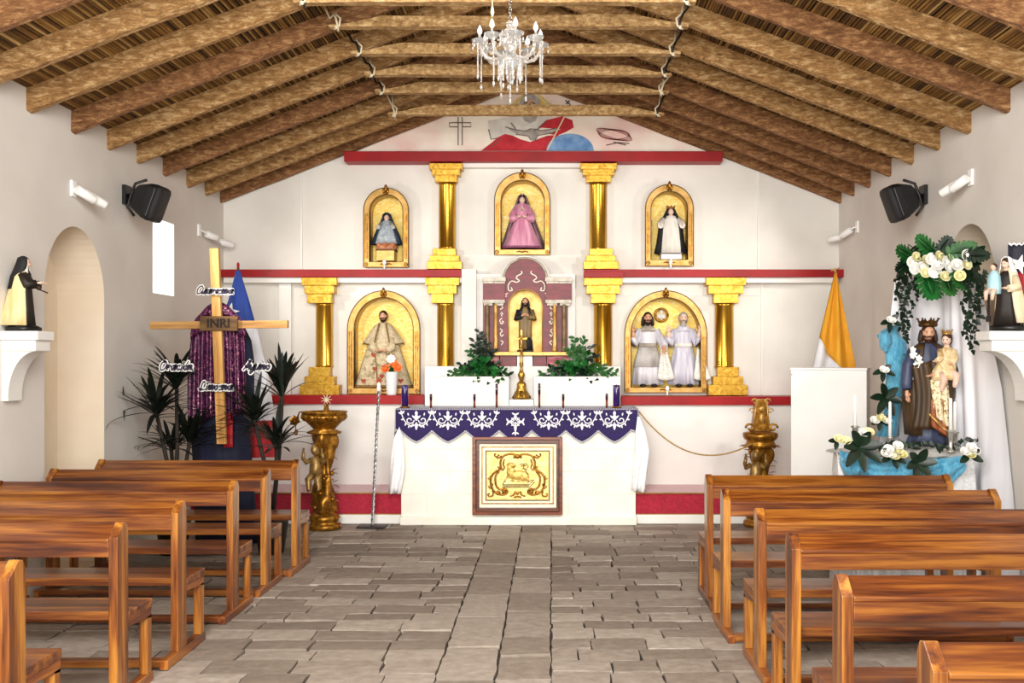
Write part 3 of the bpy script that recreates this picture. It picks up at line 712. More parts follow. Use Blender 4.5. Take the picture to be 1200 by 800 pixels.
m=M(); r=head(m,b+V((0,-.015,.52)),.085); hd=obj('head',m,SKINP,t); face_parts(t,b+V((0,-.015,.52)),.085,r,hd,HAIR)
obj('hair',hair_mesh(b+V((0,-.012,.522)),.085,r,.05),HAIR,t)
m=M()
for i in range(5): m.ball(b+V(((i-2)*.012,-.065,.44-.018*abs(i-2))),(.012,.012,.014),8,6)
obj('bodice_lace',m,mk('dusty_lace','B98A8A','E0C0B8',scale=60,rough=.8),t)
for s in (-1,1):
    obj('sleeve',M().tube([b+V((s*.055,-.005,.455)),b+V((s*.105,-.03,.36)),b+V((s*.10,-.06,.31)),b+V((s*.055,-.085,.325))],[.028,.036,.045,.022],10),PINK,t)
    obj('hand',hand(M(),b+V((s*.045,-.09,.328)),(-s,-.25,.25),(0,-1,0),.045,.5,s),SKINP,t)
obj('crown_jewel',crown(b+V((0,-.01,.565)),.022,.03,6),CHROME,t)
# ---- black-veiled statuette
b=px_fig(786,297,YF_)
st=thing('statuette_plinth','white block under the black-veiled white robed statuette','plinth',(b.x,b.y,Z(304,YF_)))
obj('block',M().box(b.x-.11,b.x+.11,YF_-.06,YF_+.09,Z(304.3,YF_),Z(298,YF_)),PAINT,st,bevel=.005); obj('top_slab',M().box(b.x-.125,b.x+.125,YF_-.075,YF_+.095,Z(298,YF_),Z(297,YF_)),mk('brown_slab','4A2418','5E3222',rough=.5),st)
t=fig('veiled_statuette','statuette in plain off-white habit under a long black veil with red crown',b)
obj('habit',M().wrap([(b.z,.12,.075,b.x,b.y),(b.z+.12,.115,.07,b.x,b.y),(b.z+.28,.1,.06,b.x,b.y),(b.z+.36,.09,.05,b.x,b.y),(b.z+.40,.055,.04,b.x,b.y),(b.z+.415,.02,.02,b.x,b.y)],n=48,folds=6,amp=.04),OFFW,t)
obj('veil',M().wrap([(b.z,.175,.10,b.x,b.y+.025),(b.z+.12,.15,.09,b.x,b.y+.025),(b.z+.3,.125,.075,b.x,b.y+.02),(b.z+.39,.085,.06,b.x,b.y+.01),(b.z+.45,.055,.05,b.x,b.y),(b.z+.48,.042,.046,b.x,b.y),(b.z+.5,.01,.01,b.x,b.y)],.72,2*PI-.72,40,5,.05),BLKV,t,solid=.006)
m=M(); r=head(m,b+V((0,-.012,.445)),.08); hd=obj('head',m,SKINP,t); face_parts(t,b+V((0,-.012,.445)),.08,r,hd)
obj('crown',crown(b+V((0,0,.478)),.05,.035,8),mk('red_gold_crown','7E3A1E','B88848',scale=30,rough=.4,metal=.4),t)
for s in (-1,1):
    obj('sleeve',M().tube([b+V((s*.08,-.01,.37)),b+V((s*.12,-.04,.31)),b+V((s*.115,-.085,.29))],[.03,.035,.032],8),OFFW,t)
    obj('hand',hand(M(),b+V((s*.115,-.095,.295)),(0,-.5,.9),(-s,0,0),.05),SKINP,t)
# ---- bearded figure in embroidered cope
YG=10.615
b=px_fig(449.5,453.5,YG)
t=fig('coped_statue','bearded dark-haired statue in a wide embroidered cream cope with shoulder cape',b)
lev=[(b.z,.315,.115,b.x,b.y),(b.z+.03,.31,.115,b.x,b.y),(b.z+.2,.255,.105,b.x,b.y),(b.z+.4,.19,.09,b.x,b.y),(b.z+.55,.135,.075,b.x,b.y),(b.z+.66,.085,.06,b.x,b.y),(b.z+.70,.035,.035,b.x,b.y)]
obj('cope',M().wrap(lev,n=64,folds=6,amp=.035),COPE,t)
obj('cope_hem',M().wrap([(b.z-.002,.33,.12,b.x,b.y),(b.z+.025,.322,.118,b.x,b.y)],n=64,folds=6,amp=.035,taper=False),COPEB,t)
obj('shoulder_cape',M().wrap([(b.z+.46,.215,.10,b.x,b.y-.005),(b.z+.5,.20,.1,b.x,b.y-.005),(b.z+.58,.15,.085,b.x,b.y),(b.z+.66,.095,.065,b.x,b.y),(b.z+.69,.05,.05,b.x,b.y)],.42,2*PI-.42,48,8,.03),COPE,t,solid=.01)
m=M()
for s in (-1,1):
    m.tube([b+V((s*.035,-.062,.685)),b+V((s*.06,-.09,.58)),b+V((s*.085,-.102,.46))],.009,6)
    m.tube([b+V((s*.085,-.102,.46)),b+V((s*.16,-.08,.465)),b+V((s*.213,-.02,.475))],.008,6)
    m.tube([b+V((s*.09,-.10,.45)),b+V((s*.06,-.115,.25)),b+V((s*.045,-.125,.05))],.006,6)
obj('braid',m,COPEB,t)
for i,(x,z) in enumerate(((-.09,.35),(.12,.33),(-.075,.2),(.20,.07),(-.20,.07),(.0,.12))):
    y=b.y-.118*(1-(x/.36)**2)**.5-.004
    hh=M(); pts=[(16*sin(a)**3/16,(13*cos(a)-5*cos(2*a)-2*cos(3*a)-cos(4*a))/16) for a in [2*PI*i/20 for i in range(20)]]
    obj('embroidered_heart',hh.flat([(p[0]*.026,p[1]*.03) for p in pts],lambda u,v:(b.x+x+u,y,b.z+z+v)),HEART,t)
m=M()
for i in range(46):
    z=R.uniform(.03,.42); wv=.30*(1-z*1.05); x=R.uniform(-wv,wv)*.9; y=b.y-(.118-.06*z)*(1-(x/(.33-.25*z))**2)**.5-.006
    cc=[(x+.016*cos(a)*(1-a/12),z+.016*sin(a)*(1-a/12)) for a in [k*.6 for k in range(12)]]
    m.ribbon(cc,.004,lambda u,v:(b.x+u,y,b.z+v))
obj('scroll_embroidery',m,mk('olive_thread','6E5C34','8E7A4C',rough=.7),t)
hz=.765; hh=.115
m=M(); r=head(m,b+V((0,-.02,hz)),hh); m.tube([b+V((0,0,hz-.13)),b+V((0,-.01,hz-.03))],.032,10); hd=obj('head',m,SKIN,t); face_parts(t,b+V((0,-.02,hz)),hh,r,hd,HAIR)
obj('hair',hair_mesh(b+V((0,-.018,hz)),hh,r),HAIR,t); obj('beard',beard_mesh(b+V((0,-.02,hz)),hh,r,.1),HAIR,t)
for s in (-1,1):
    obj('sleeve',M().tube([b+V((s*.1,-.05,.52)),b+V((s*.1,-.09,.42)),b+V((s*.055,-.135,.39))],[.045,.045,.032],10),COPE,t)
    obj('hand',hand(M(),b+V((s*.045,-.145,.39)),(-s*.6,-.5,.2),(0,-.4,1),.075,.6,s),SKIN,t)
# ---- two bearded figures in white
def saint(cx,label,grey,raise_s,z0py=452.5):
    b=px_fig(cx,z0py,YG); t=fig('saint_statue',label,b); cl=LILAC if grey else LILAC2
    obj('gown',M().wrap([(b.z+.02,.165,.1,b.x,b.y),(b.z+.15,.155,.095,b.x,b.y),(b.z+.33,.12,.08,b.x,b.y),(b.z+.44,.09,.065,b.x,b.y),(b.z+.56,.105,.065,b.x,b.y),(b.z+.62,.09,.055,b.x,b.y),(b.z+.645,.04,.035,b.x,b.y)],n=64,folds=9,amp=.05),cl,t)
    if not grey:
        obj('overskirt',M().wrap([(b.z+.21,.16,.1,b.x,b.y-.003),(b.z+.33,.13,.087,b.x,b.y-.003),(b.z+.43,.098,.072,b.x,b.y)],n=48,folds=5,amp=.05),mk('draped_silk','9A948E','CFCBC8',scale=7,rough=.5),t)
    obj('girdle',M().wrap([(b.z+.42,.1,.074,b.x,b.y),(b.z+.465,.1,.074,b.x,b.y)],n=32,taper=False),TAUPE if not grey else OFFW,t)
    obj('collar',M().wrap([(b.z+.59,.11,.068,b.x,b.y),(b.z+.64,.062,.05,b.x,b.y),(b.z+.66,.035,.035,b.x,b.y)],n=32,folds=6,amp=.02),TAUPE if not grey else LILAC,t)
    for s in (-1,1): obj('shoe',M().ball(b+V((s*.06,-.095,.012)),(.035,.06,.02),10,6),BLACKC,t)
    hz=.735; hh=.125
    m=M(); r=head(m,b+V((0,-.015,hz)),hh); m.tube([b+V((0,0,hz-.13)),b+V((0,-.008,hz-.03))],.033,10); hd=obj('head',m,SKIN if not grey else SKINP,t); face_parts(t,b+V((0,-.015,hz)),hh,r,hd,GREY if grey else HAIR)
    obj('hair',hair_mesh(b+V((0,-.012,hz)),hh,r,.0 if grey else .06),GREY if grey else HAIR,t); obj('beard',beard_mesh(b+V((0,-.016,hz)),hh,r,.45 if grey else .2),GREY if grey else HAIR,t)
    for s in (-1,1):
        if s==raise_s or grey:
            el=b+V((s*.155,-.03,.46)); ha=b+V((s*.165,-.075,.585))
        else: el=b+V((s*.17,-.02,.45)); ha=b+V((s*.165,-.09,.4))
        obj('sleeve',M().tube([b+V((s*.085,0,.605)),el,el*.4+ha*.6],[.046,.05,.045],12),cl,t)
        m=M(); m.tube([el*.5+ha*.5,ha],[.026,.02],8); up=(ha-el).normalized()
        obj('hand',hand(m,ha,up,(0,-1,0),.085,.25,-s),SKIN if not grey else SKINP,t)
    # embroidered stole falling from the forearm
    if not grey: sx=.165
    else: sx=.17
    a0=b+V((sx,-.055,.42))
    obj('stole',M().grid(lambda u,v:a0+V(((u-.5)*(.05+.14*v)+.02*v,-.015*sin(u*9)-.04*v,-.335*v-.02*sin(u*PI))),12,10),EMB,t,solid=.006)
    return t
saint(759,'dark-bearded statue in silver-white gown with taupe girdle, one hand raised',False,-1)
saint(800.5,'grey-bearded statue in lilac-white gown with both hands raised',True,-1,452.5)
wr=thing('gilt_medallion','round pierced gilt medallion above the two bearded statues','medallion',at(775,369,YN+.185))
c=at(775,369,YN+.185); obj('ring',M().tube([c+V((.068*cos(a),0,.068*sin(a))) for a in [2*PI*i/24 for i in range(25)]],.014,8),GOLDD,wr)
m=M()
for k in range(3):
    a=PI/2+k*2*PI/3; m.ball(c+V((.03*cos(a),0,.03*sin(a))),(.026,.012,.026),10,8)
m.tube([c+V((0,0,-.06)),c+V((0,0,.02))],.009,6); obj('tree_emblem',m,OFFW,wr)
# ================================================================== TABERNACLE
TY=10.40
tb=thing('tabernacle','dark red arched wooden tabernacle with side columns above the white blocks','tabernacle',(X(615,TY),TY,Z(428,TY)))
TR=mk('tabernacle_red','5A0A14','821A2A',scale=7,stretch=(1,1,3),rough=.45,bump=.1,mid='6E1220')
TRP=mk('rubbed_red','8E3A44','C89A98',scale=9,stretch=(1,1,3),rough=.6,mid='A25058')
inn=parch((595.5,635.5,339,413),TY,20); 
cx=X(615.5,TY)
outp=[(X(566,TY),Z(413,TY)),(X(665,TY),Z(413,TY)),(X(665,TY),Z(326,TY)),(X(640,TY),Z(326,TY))]+[(cx+(X(640,TY)-cx)*cos(a),Z(326,TY)+(Z(303,TY)-Z(326,TY))*sin(a)) for a in [PI*i/14 for i in range(1,14)]]+[(X(591,TY),Z(326,TY)),(X(566,TY),Z(326,TY))]
m=wall_with_holes(outp,[inn],lambda x,z:(x,TY,z)); n=len(inn)
m.add([(p[0],TY,p[1]) for p in inn]+[(p[0],TY+.12,p[1]) for p in inn],[(i,n+i,n+(i+1)%n,(i+1)%n) for i in range(n)])
n=len(outp); m.add([(p[0],TY,p[1]) for p in outp]+[(p[0],YB-.01,p[1]) for p in outp],[(i,(i+1)%n,n+(i+1)%n,n+i) for i in range(n)])
obj('red_front',m,TR,tb)
obj('gold_back',M().flat(inn,lambda x,z:(x,TY+.118,z)),GOLDT,tb)
arc=lambda k,y: [V((cx+(X(640,TY)-cx)*k*cos(a),y,Z(326,TY)+(Z(303,TY)-Z(326,TY))*k*sin(a))) for a in [PI*i/20 for i in range(21)]]
obj('arch_moulding',M().tube(arc(1.03,TY-.01),.013,6),mk('grey_gold_moulding','8E8270','C8BEA8',scale=20,rough=.5),tb); obj('outer_moulding',M().tube(arc(1.12,TY+.03),.014,6),PAINT,tb)
obj('gold_edge',M().tube([V((p[0],TY-.003,p[1])) for p in inn[1:]]+[V((inn[0][0],TY-.003,inn[0][1]))],.006,6),GOLDF,tb)
for a,b_ in ((566,592),(640,670)):
    obj('entablature',M().pbox(a,b_,329,352,TY-.04,TY),TR,tb,bevel=.003)
    for i in range(2):
        w=(b_-a)/2; obj('cornice',M().pbox(a-1+i*w,a+w+.5+i*w,324.5,329.5,TY-.07-.02*i,TY).pbox(a+.3+i*w,a+w-.3+i*w,329.5,332,TY-.055,TY),mk('weathered_white','B8B0A0','E0DACC',scale=20,rough=.6),tb,bevel=.002)
        obj('column_capital',M().pbox(a-.8+i*w,a+w-.5+i*w,351,355,TY-.08,TY).pbox(a+1+i*w,a+w-2+i*w,355,358,TY-.065,TY),mk('weathered_white2','A8A090','D8D0C0',scale=20,rough=.6),tb,bevel=.002)
for i,px in enumerate((571,581,650,661)):
    mt=GOLDF if i in (1,2) else mk('bronze_column','4A3A24','8A7450',scale=12,rough=.45,metal=.4)
    r=.024; x=X(px,TY-.04); z1,z0=Z(412,TY),Z(357,TY)
    obj('small_column',M().lathe([(r*1.25,z1),(r*1.25,z1+.02),(r,z1+.035),(r*.9,z0-.09),(r*1.1,z0-.08),(r*.85,z0-.06),(r*1.1,z0-.045),(r*.9,z0-.02),(r*1.2,z0)],(x,TY-.045,0),14),mt,tb)
obj('base_ledge',M().pbox(558,673,412,416.5,TY-.1,YB-.01),GOLDF,tb,bevel=.004)
for a,b_,mt in ((563,585,TRP),(586,605,TR),(606,624,PAINT),(625,640,TR),(641,668,TRP)): obj('base_panel',M().pbox(a,b_,416.5,430,TY-.05,YB-.01),mt,tb)
obj('surround_molding',M().prism([(X(a,TY),z) for a,z in ((558,Z(413,TY)),(565.5,Z(413,TY)),(565.5,Z(324,TY)),(590,Z(324,TY)),(590,Z(320.5,TY)),(558,Z(320.5,TY)))],TY+.06,YB-.005,'y'),PAINT,tb); obj('surround_molding',M().prism([(X(a,TY),z) for a,z in ((674,Z(413,TY)),(665.5,Z(413,TY)),(665.5,Z(324,TY)),(641,Z(324,TY)),(641,Z(320.5,TY)),(674,Z(320.5,TY)))][::-1],TY+.06,YB-.005,'y'),PAINT,tb)
def SC(pts): return [(540+x/4.447,295+y/4.447) for x,y in pts]
scr=M()
def spl(pts,k=6):
    o=[]; P=[pts[0]]+list(pts)+[pts[-1]]
    for i in range(1,len(P)-2):
        for j in range(k):
            t=j/k; o.append(tuple(.5*((2*P[i][d])+(-P[i-1][d]+P[i+1][d])*t+(2*P[i-1][d]-5*P[i][d]+4*P[i+1][d]-P[i+2][d])*t*t+(-P[i-1][d]+3*P[i][d]-3*P[i+1][d]+P[i+2][d])*t**3) for d in range(2)))
    o.append(tuple(pts[-1])); return o
scrolls=[[(315,100),(318,112),(295,125),(290,138),(305,150),(290,158),(265,152),(248,172),(250,200),(268,200),(262,185)],[(218,250),(230,225),(245,215)],[(225,240),(240,228)],[(215,262),(208,275),(218,290),(205,300)],[(205,322),(222,322)],[(213,312),(213,335)],[(215,345),(203,358),(212,375),(222,365),(214,360)],[(205,400),(216,412),(206,425),(212,440),(222,430)],[(208,462),(220,470),(210,485)]]
for l in scrolls:
    for mir in (False,True):
        pts=[(684-x if mir else x,y) for x,y in l]
        scr.ribbon(spl(SC(pts)),1.15,lambda a,b_:tuple(at(a,b_,TY-.003)))
obj('painted_scroll',scr,mk('cream_scroll_paint','E8DCC4','F4ECDC',rough=.6),tb)
# robed statue inside
b=px_fig(615.5,412,TY+.04); b.y=TY+.04
t=fig('robed_statue','small long-haired statue in olive mantle inside the red tabernacle',b)
obj('robe',M().wrap([(b.z+.03,.07,.045,b.x,b.y),(b.z+.2,.07,.045,b.x,b.y),(b.z+.36,.07,.042,b.x,b.y),(b.z+.44,.065,.038,b.x,b.y),(b.z+.48,.02,.02,b.x,b.y)],n=40,folds=6,amp=.06),OLIVE,t)
obj('dark_tunic',M().wrap([(b.z,.055,.042,b.x+.03,b.y),(b.z+.12,.05,.04,b.x+.025,b.y-.008),(b.z+.17,.02,.02,b.x+.03,b.y-.012)],n=24),BLKV,t)
obj('mantle_fold',M().wrap([(b.z+.34,.085,.05,b.x,b.y),(b.z+.42,.078,.046,b.x,b.y),(b.z+.48,.04,.035,b.x,b.y)],.5,2*PI-.5,28,4,.04),BLKV,t,solid=.006)
m=M(); r=head(m,b+V((0,-.01,.53)),.085); m.tube([b+V((0,0,.45)),b+V((0,0,.5))],.022,8); hd=obj('head',m,SKIN,t); face_parts(t,b+V((0,-.01,.53)),.085,r,hd,HAIR)
obj('hair',hair_mesh(b+V((0,-.006,.53)),.085,r,.07),HAIR,t); obj('beard',beard_mesh(b+V((0,-.01,.53)),.085,r,.15),HAIR,t)
for s in (-1,1):
    obj('sleeve',M().tube([b+V((s*.065,0,.44)),b+V((s*.09,-.02,.35)),b+V((s*.04,-.06,.375))],[.03,.032,.025],10),OLIVE if s>0 else BLKV,t)
    obj('hand',hand(M(),b+V((s*.035,-.065,.378)),(-s*.8,-.2,.5),(0,-1,0),.05,.3,s),SKIN,t)
obj('foot_block',M().box(b.x-.085,b.x+.085,b.y-.06,b.y+.05,b.z-.004,b.z+.02),BLKV,t,bevel=.004)
# ================================================================== ALTAR AND ITS THINGS
AD=.50; AZ=Z(479,9.55)
alt=thing('altar','white painted block altar under a purple cloth with a framed lamb panel','altar',((AX0+AX1)/2,AY,0))
obj('altar_body',M().box(AX0,AX1,AY,AY+AD,.07,AZ-.05),ALTARW,alt,bevel=.006)
obj('plinth',M().box(AX0-.01,AX1+.01,AY-.03,AY+AD,0,.085),ALTARW,alt,bevel=.012)
obj('tabletop',M().box(AX0-.05,AX1+.03,AY-.005,AY+AD+.02,AZ-.05,AZ-.004),ALTARW,alt,bevel=.006)
m=M()
for z in (.30,.52,.74): m.box(AX0+.002,AX1-.002,AY-.0015,AY+.002,z-.002,z+.002)
for i,z in enumerate((.085,.30,.52,.74)):
    for k in range(5):
        x=AX0+.25+(k+.5*(i%2))*.46
        if x<AX1-.05: m.box(x-.002,x+.002,AY-.0015,AY+.002,z,z+.22 if z<.7 else z+.2)
obj('block_joints',m,mk('joint_line','D2CDBC','DAD5C6',rough=.8),alt)  # joint lines a little darker than the block
# framed relief
def A2(zx,zy,y): return at(545+zx/7.48,505+zy/7.48,9.53)+V((0,y,0))
def rectpx(a,b,c,d): p,q=at(a,d,9.53),at(b,c,9.53); return (p.x,q.x,p.z,q.z)
pf=thing('framed_relief','gilded lamb relief in a brown moulded frame on the altar front','picture',at(606,603,9.53))
WALN=mk_wood('brown_frame_wood','4A1E0A','6E3216','8E4A26','x',rough=.3,ring=22)
def ringbox(name,o_,i_,y0,y1,mat,parent,bev=0):
    r=rectpx(*o_); q=rectpx(*i_)
    oo=[(r[0],r[2]),(r[1],r[2]),(r[1],r[3]),(r[0],r[3])]; ii=[(q[0],q[2]),(q[1],q[2]),(q[1],q[3]),(q[0],q[3])]
    obj(name,M().ring(oo,ii,y0,y1),mat,parent,bevel=bev)
ringbox('outer_frame',(553.7,659,511.7,603),(558,655,515,599.5),9.50,9.549,WALN,pf,.004)
ringbox('middle_frame',(558,655,515,599.5),(561.7,652,519.7,594.5),9.515,9.549,mk_wood('dark_frame_wood','34140A','52240F','6E3A1E','x',rough=.3,ring=22),pf,.004)
r=rectpx(561,653,519,595); obj('white_mat',M().box(r[0],r[1],9.535,9.548,r[2],r[3]),mk('ivory_mat','EFE6C8','F6F0DC',scale=5,rough=.6),pf)
ringbox('gold_fillet',(564.3,648.8,523,590.5),(565.5,647.6,524.2,589.3),9.530,9.536,GOLDD,pf)
ringbox('inner_fillet',(569,644.3,527.6,586.6),(570.2,643.1,528.8,585.4),9.528,9.536,LINE,pf)
r=rectpx(570,643.5,528.5,586); obj('gold_panel',M().box(r[0],r[1],9.531,9.5355,r[2],r[3]),mk('pale_gold_panel','E2BE5E','F4E4A6',scale=16,rough=.4,metal=.25,bump=.2,dist=1.5,mid='ECD080'),pf)
m=M(); tb3=lambda pts,rad:m.tube([A2(x,y,-.004) for x,y in spl(pts,4)],rad,6)
half=[[(460,225),(430,205),(390,200),(340,215),(315,250),(310,290),(320,330)],[(320,330),(285,345),(245,375),(225,420),(228,470),(250,520),(290,550),(340,555),(370,535),(360,510),(335,520)],
 [(300,205),(275,225),(258,208),(270,195)],[(320,215),(295,235),(275,228)],[(240,520),(245,560),(215,572),(200,555),(215,545)],[(205,480),(225,500),(245,490)],[(200,410),(222,425)],[(285,310),(305,330)],
 [(300,350),(272,385),(265,430),(275,480),(310,510),(350,500)],[(345,245),(335,290),(345,320),(325,345)],[(395,570),(430,555),(440,530),(460,545)],[(430,580),(460,570)]]
for l in half:
    w=.011 if len(l)>5 else .008
    tb3(l,w*1.0); tb3([(922-x,y) for x,y in l],w*1.0)
for x,y,rr in ((460,222,.03),(432,228,.016),(490,228,.016),(460,545,.02),(435,540,.014),(487,540,.014),(225,400,.018),(697,400,.018),(300,320,.018),(622,320,.018),(290,540,.03),(632,540,.03),(340,530,.028),(582,530,.028),(232,470,.022),(690,470,.022)):
    m.ball(A2(x,y,-.003),(rr*.8,.008,rr*.8),8,6)
obj('scroll_relief',m,GOLDD,pf)
m=M()
def blob(x,y,rx,rz,rot=0): m.ball(A2(x,y,-.003),(rx,.016,rz),14,10,rot=Matrix.Rotation(rot,3,'Y'))
s_=9.53/F/7.48
blob(470,385,95*s_,42*s_,.05); blob(405,365,40*s_,52*s_,.2); blob(392,320,26*s_,42*s_,.15); blob(410,295,40*s_,20*s_,.35); blob(376,290,16*s_,7*s_,-.6)
blob(520,400,45*s_,38*s_)
m.tube([A2(375,395,-.006),A2(352,425,-.006),A2(350,445,-.006)],[.012,.009,.007],6); m.tube([A2(420,415,-.006),A2(400,430,-.006),A2(430,437,-.006)],[.012,.009,.007],6)
m.tube([A2(500,425,-.006),A2(470,437,-.006),A2(455,437,-.006)],[.012,.008,.007],6); m.tube([A2(550,405,-.006),A2(556,430,-.006),A2(545,448,-.006)],[.010,.008,.006],6)
obj('lamb_relief',m,mk('lamb_gold','C89C3C','EACB78',scale=40,rough=.4,metal=.35,bump=.5),pf)
m=M()
for l in ([(330,468),(560,468),(605,425)],[(325,490),(565,490),(610,445)],[(345,440),(330,468)],[(590,425),(545,450)],[(330,478),(560,478)],[(515,290),(515,330)],[(490,305),(535,300)],[(480,290),(540,285),(555,310),(540,335),(500,325)],[(555,380),(520,330)],[(405,280),(440,315),(415,312)],[(372,290),(400,278)],[(450,360),(455,400)],[(490,365),(500,400)],[(365,350),(380,385),(440,350)]):
    m.tube([A2(x,y,-.014 if y<420 else -.006) for x,y in l],.0034,5)
obj('engraved_lines',m,LINE,pf)
# purple altar cloth with scalloped front
ac=thing('altar_cloth','purple scalloped altar cloth with white embroidery and fringe','altar cloth',((AX0+AX1)/2,AY,AZ))
YC=AY-.012
def C2(px,py,y=0): return at(px,py,9.538)+V((0,y,0))
sc_c=[488,525,565,604,643,682,720]; cusp=[470,506.5,546,585,623,663,701,739]
low=[]; 
xs=[463+i*(748-463)/160 for i in range(161)]
def lowy(x):
    if x<470: return 505-1.5*(470-x)/7
    if x>739: return 504+2*(x-739)/9
    for i in range(7):
        if cusp[i]<=x<=cusp[i+1]:
            c=sc_c[i]; h=(x-c)/((cusp[i+1]-c) if x>c else (c-cusp[i])); h=abs(h)
            return 518-13.5*(h**1.5*.75+h*.25)
rows=8
m=M().grid(lambda u,v: (lambda px: C2(px,478.5+(lowy(px)-478.5)*v, .008*sin(px*.17)*v-.004))(463+285*u),160,rows)
m.grid(lambda u,v: V((X(463,9.538)+(X(748,9.538)-X(463,9.538))*u,YC-.004+(AD+.03)*v,AZ+.002)),40,4)
obj('purple_cloth',m,PURPLE,ac,solid=.003)
fr=M()
for i in range(0,160):
    px=xs[i]; a=C2(px,lowy(px),.008*sin(px*.17)-.011); fr.ball(a,(.009,.006,.012),6,4)
for i in range(150): fr.ball(C2(464+i*1.9,479.2,-.012),(.0062,.005,.009),6,4)
for s,px in ((0,463.3),(1,747.7)):
    for k in range(16): fr.ball(C2(px,480+k*1.7,-.008),(.006,.006,.007),6,4)
obj('beaded_fringe',fr,mk('grey_fringe','8E8A98','D8D6DC',scale=200,rough=.8),ac); 
emb=M(); EY=[0]
def EM(a,b): return tuple(C2(a,b,.008*sin(a*.17)*.5-.0135))
def er(pts,w): emb.ribbon(pts,w,EM)
def eleaf(x,y,dx,dy,L,W):
    d=math.hypot(dx,dy); dx/=d;dy/=d; n=6
    A=[];B=[]
    for i in range(n+1):
        t=i/n; w=W*sin(PI*t)**.8/2; A.append((x+dx*L*t-dy*w,y+dy*L*t+dx*w)); B.append((x+dx*L*t+dy*w,y+dy*L*t-dx*w))
    emb.flat(A+B[::-1][1:-1],EM)
for k,c in enumerate(sc_c):
    emb=M()
    if k==3:
        cy=494
        for a in range(8):
            dx,dy=cos(a*PI/4),sin(a*PI/4); L=12 if a in(2,) else (9.5 if a%2==0 else 6)
            eleaf(c+dx*1.5,cy+dy*1.5,dx,dy,L*.9,3.2 if a%2==0 else 2)
        for sx,sy in ((1,0),(-1,0),(0,1),(0,-1)):
            ex,ey=c+sx*10,cy+sy*(10 if sy<0 else 14)
            for d in (-1,1): eleaf(ex-sx*2,ey-sy*2,sx*.6+d*abs(sy),sy*.6+d*abs(sx),5,2)
        er([(c+5*cos(t),cy+5*sin(t)) for t in [2*PI*i/20 for i in range(21)]],1.1)
        er([(c,cy),(c,cy+16)],1.4)
        obj('embroidered_cross',emb,LACE,ac,label='white embroidered cross')
        continue
    cy=493
    eleaf(c,cy-6,0,-1,6,3.6); eleaf(c,cy+1,0,1,10,3.4); eleaf(c,cy,0,-1,8,5)
    for s in (-1,1):
        eleaf(c,cy-2,s*.9,-.8,7,2.2); eleaf(c+s*3,cy+3,s*.8,1,6,2.2); eleaf(c+s*7,cy+4,s*.6,1,5,2); eleaf(c+s*12,cy+2,s*.3,1,4,1.8)
        sp=[(c+s*(7.5+ (5.2-.33*i)*cos(PI+s*0-.55*i)),cy-1+(4.6-.3*i)*sin(PI-.55*i)) for i in range(13)]
        er(sp,1.3)
        er(spl([(c,cy+3),(c+s*5,cy+6),(c+s*11,cy+3),(c+s*15,cy-3),(c+s*17,cy-8)],5),1.2)
        for d in ((.3,-1),(1,-.5),(-.5,-.8)): eleaf(c+s*16.5,cy-8,s*d[0],d[1],5,2.2)
        eleaf(c+s*14,cy-2,s*1,.1,4,2); eleaf(c+s*9,cy-6,s*.2,-1,4,1.7)
    obj('embroidered_motif',emb,LACE,ac,label='white floral embroidery')
# white under-cloth hanging at both ends
for nm,pts,lab in (('l',[(468,500,468,500),(462,512,472,512),(459,530,474,530),(457,550,475,552),(455,578,470,578)],'white linen hanging from the altar end nearer the palms'),
                ('r',[(747,488,749,488),(745,505,756,505),(745,530,761,528),(742,555,758,555),(740,574,756,577)],'white linen hanging from the altar end nearer the draped statue')):
    t=thing('altar_linen',lab,'linen',at(pts[0][0],pts[0][1],AY))
    L=len(pts)-1
    def fn(u,v):
        k=min(int(v*L),L-1); f=v*L-k; p,q=pts[k],pts[k+1]
        xa=p[0]+(q[0]-p[0])*f; xb=p[2]+(q[2]-p[2])*f; y=p[1]+(q[1]-p[1])*f; y2=p[3]+(q[3]-p[3])*f
        s=-1 if nm=='l' else 1
        return at(xa+(xb-xa)*u,y+(y2-y)*u,9.51+.0)+V((0,.03*sin(u*11+v*2)*v+.12*(u if nm=='l' else 1-u)*0,0))
    obj('hanging_cloth',M().grid(fn,16,14),LINEN,t,solid=.003)
    s=-1 if nm=='l' else 1; xe=AX0-.055 if s<0 else AX1+.035
    obj('side_drop',M().grid(lambda u,v:V((xe+s*(.02*sin(u*14)*v+.03*v),AY+.0+.48*u,AZ-.02-.55*v)),18,8),LINEN,t,solid=.003)
# candles on the altar
CAND=mk('dark_candle','2A1016','4A2026',scale=20,rough=.35); CTIP=mk('candle_tip','17090D','2A1218',rough=.4); CBAND=mk('brown_candle_base','5E2A1C','7A3C28',rough=.4)
PURC=mk('purple_candle','1E0E44','3A2072',scale=10,rough=.25,coat=.5)
for k,(px,top,Yc) in enumerate(((505,461.5,9.66),(556,461.5,9.66),(582,449.5,9.70),(632,449,9.70),(660,461.5,9.66),(711,461,9.66))):
    b=V((X(px,Yc),Yc,AZ+.006)); z1=Z(top,Yc); H=z1-b.z
    t=thing('altar_candle','%s dark candle on the altar, %s'%('tall' if k in(2,3) else 'short',['beside the purple pillar candle on the palms side','second from the palms side','first of the tall pair, on the palms side','second of the tall pair, on the statue side','second from the statue side','beside the purple pillar candle on the statue side'][k]),'candle',b,'slim dark candles on the altar')
    obj('wax_stick',M().lathe([(.011,b.z),(.011,b.z+H*.55)],(b.x,b.y,0),12),CBAND,t); obj('dark_top',M().lathe([(.0125,b.z+H*.55),(.0125,z1-.004),(.009,z1)],(b.x,b.y,0),12),CAND,t)
    obj('metal_collar',M().lathe([(.0135,b.z+H*.74),(.0135,b.z+H*.8)],(b.x,b.y,0),12),CHROME if k in (2,3) else CTIP,t)
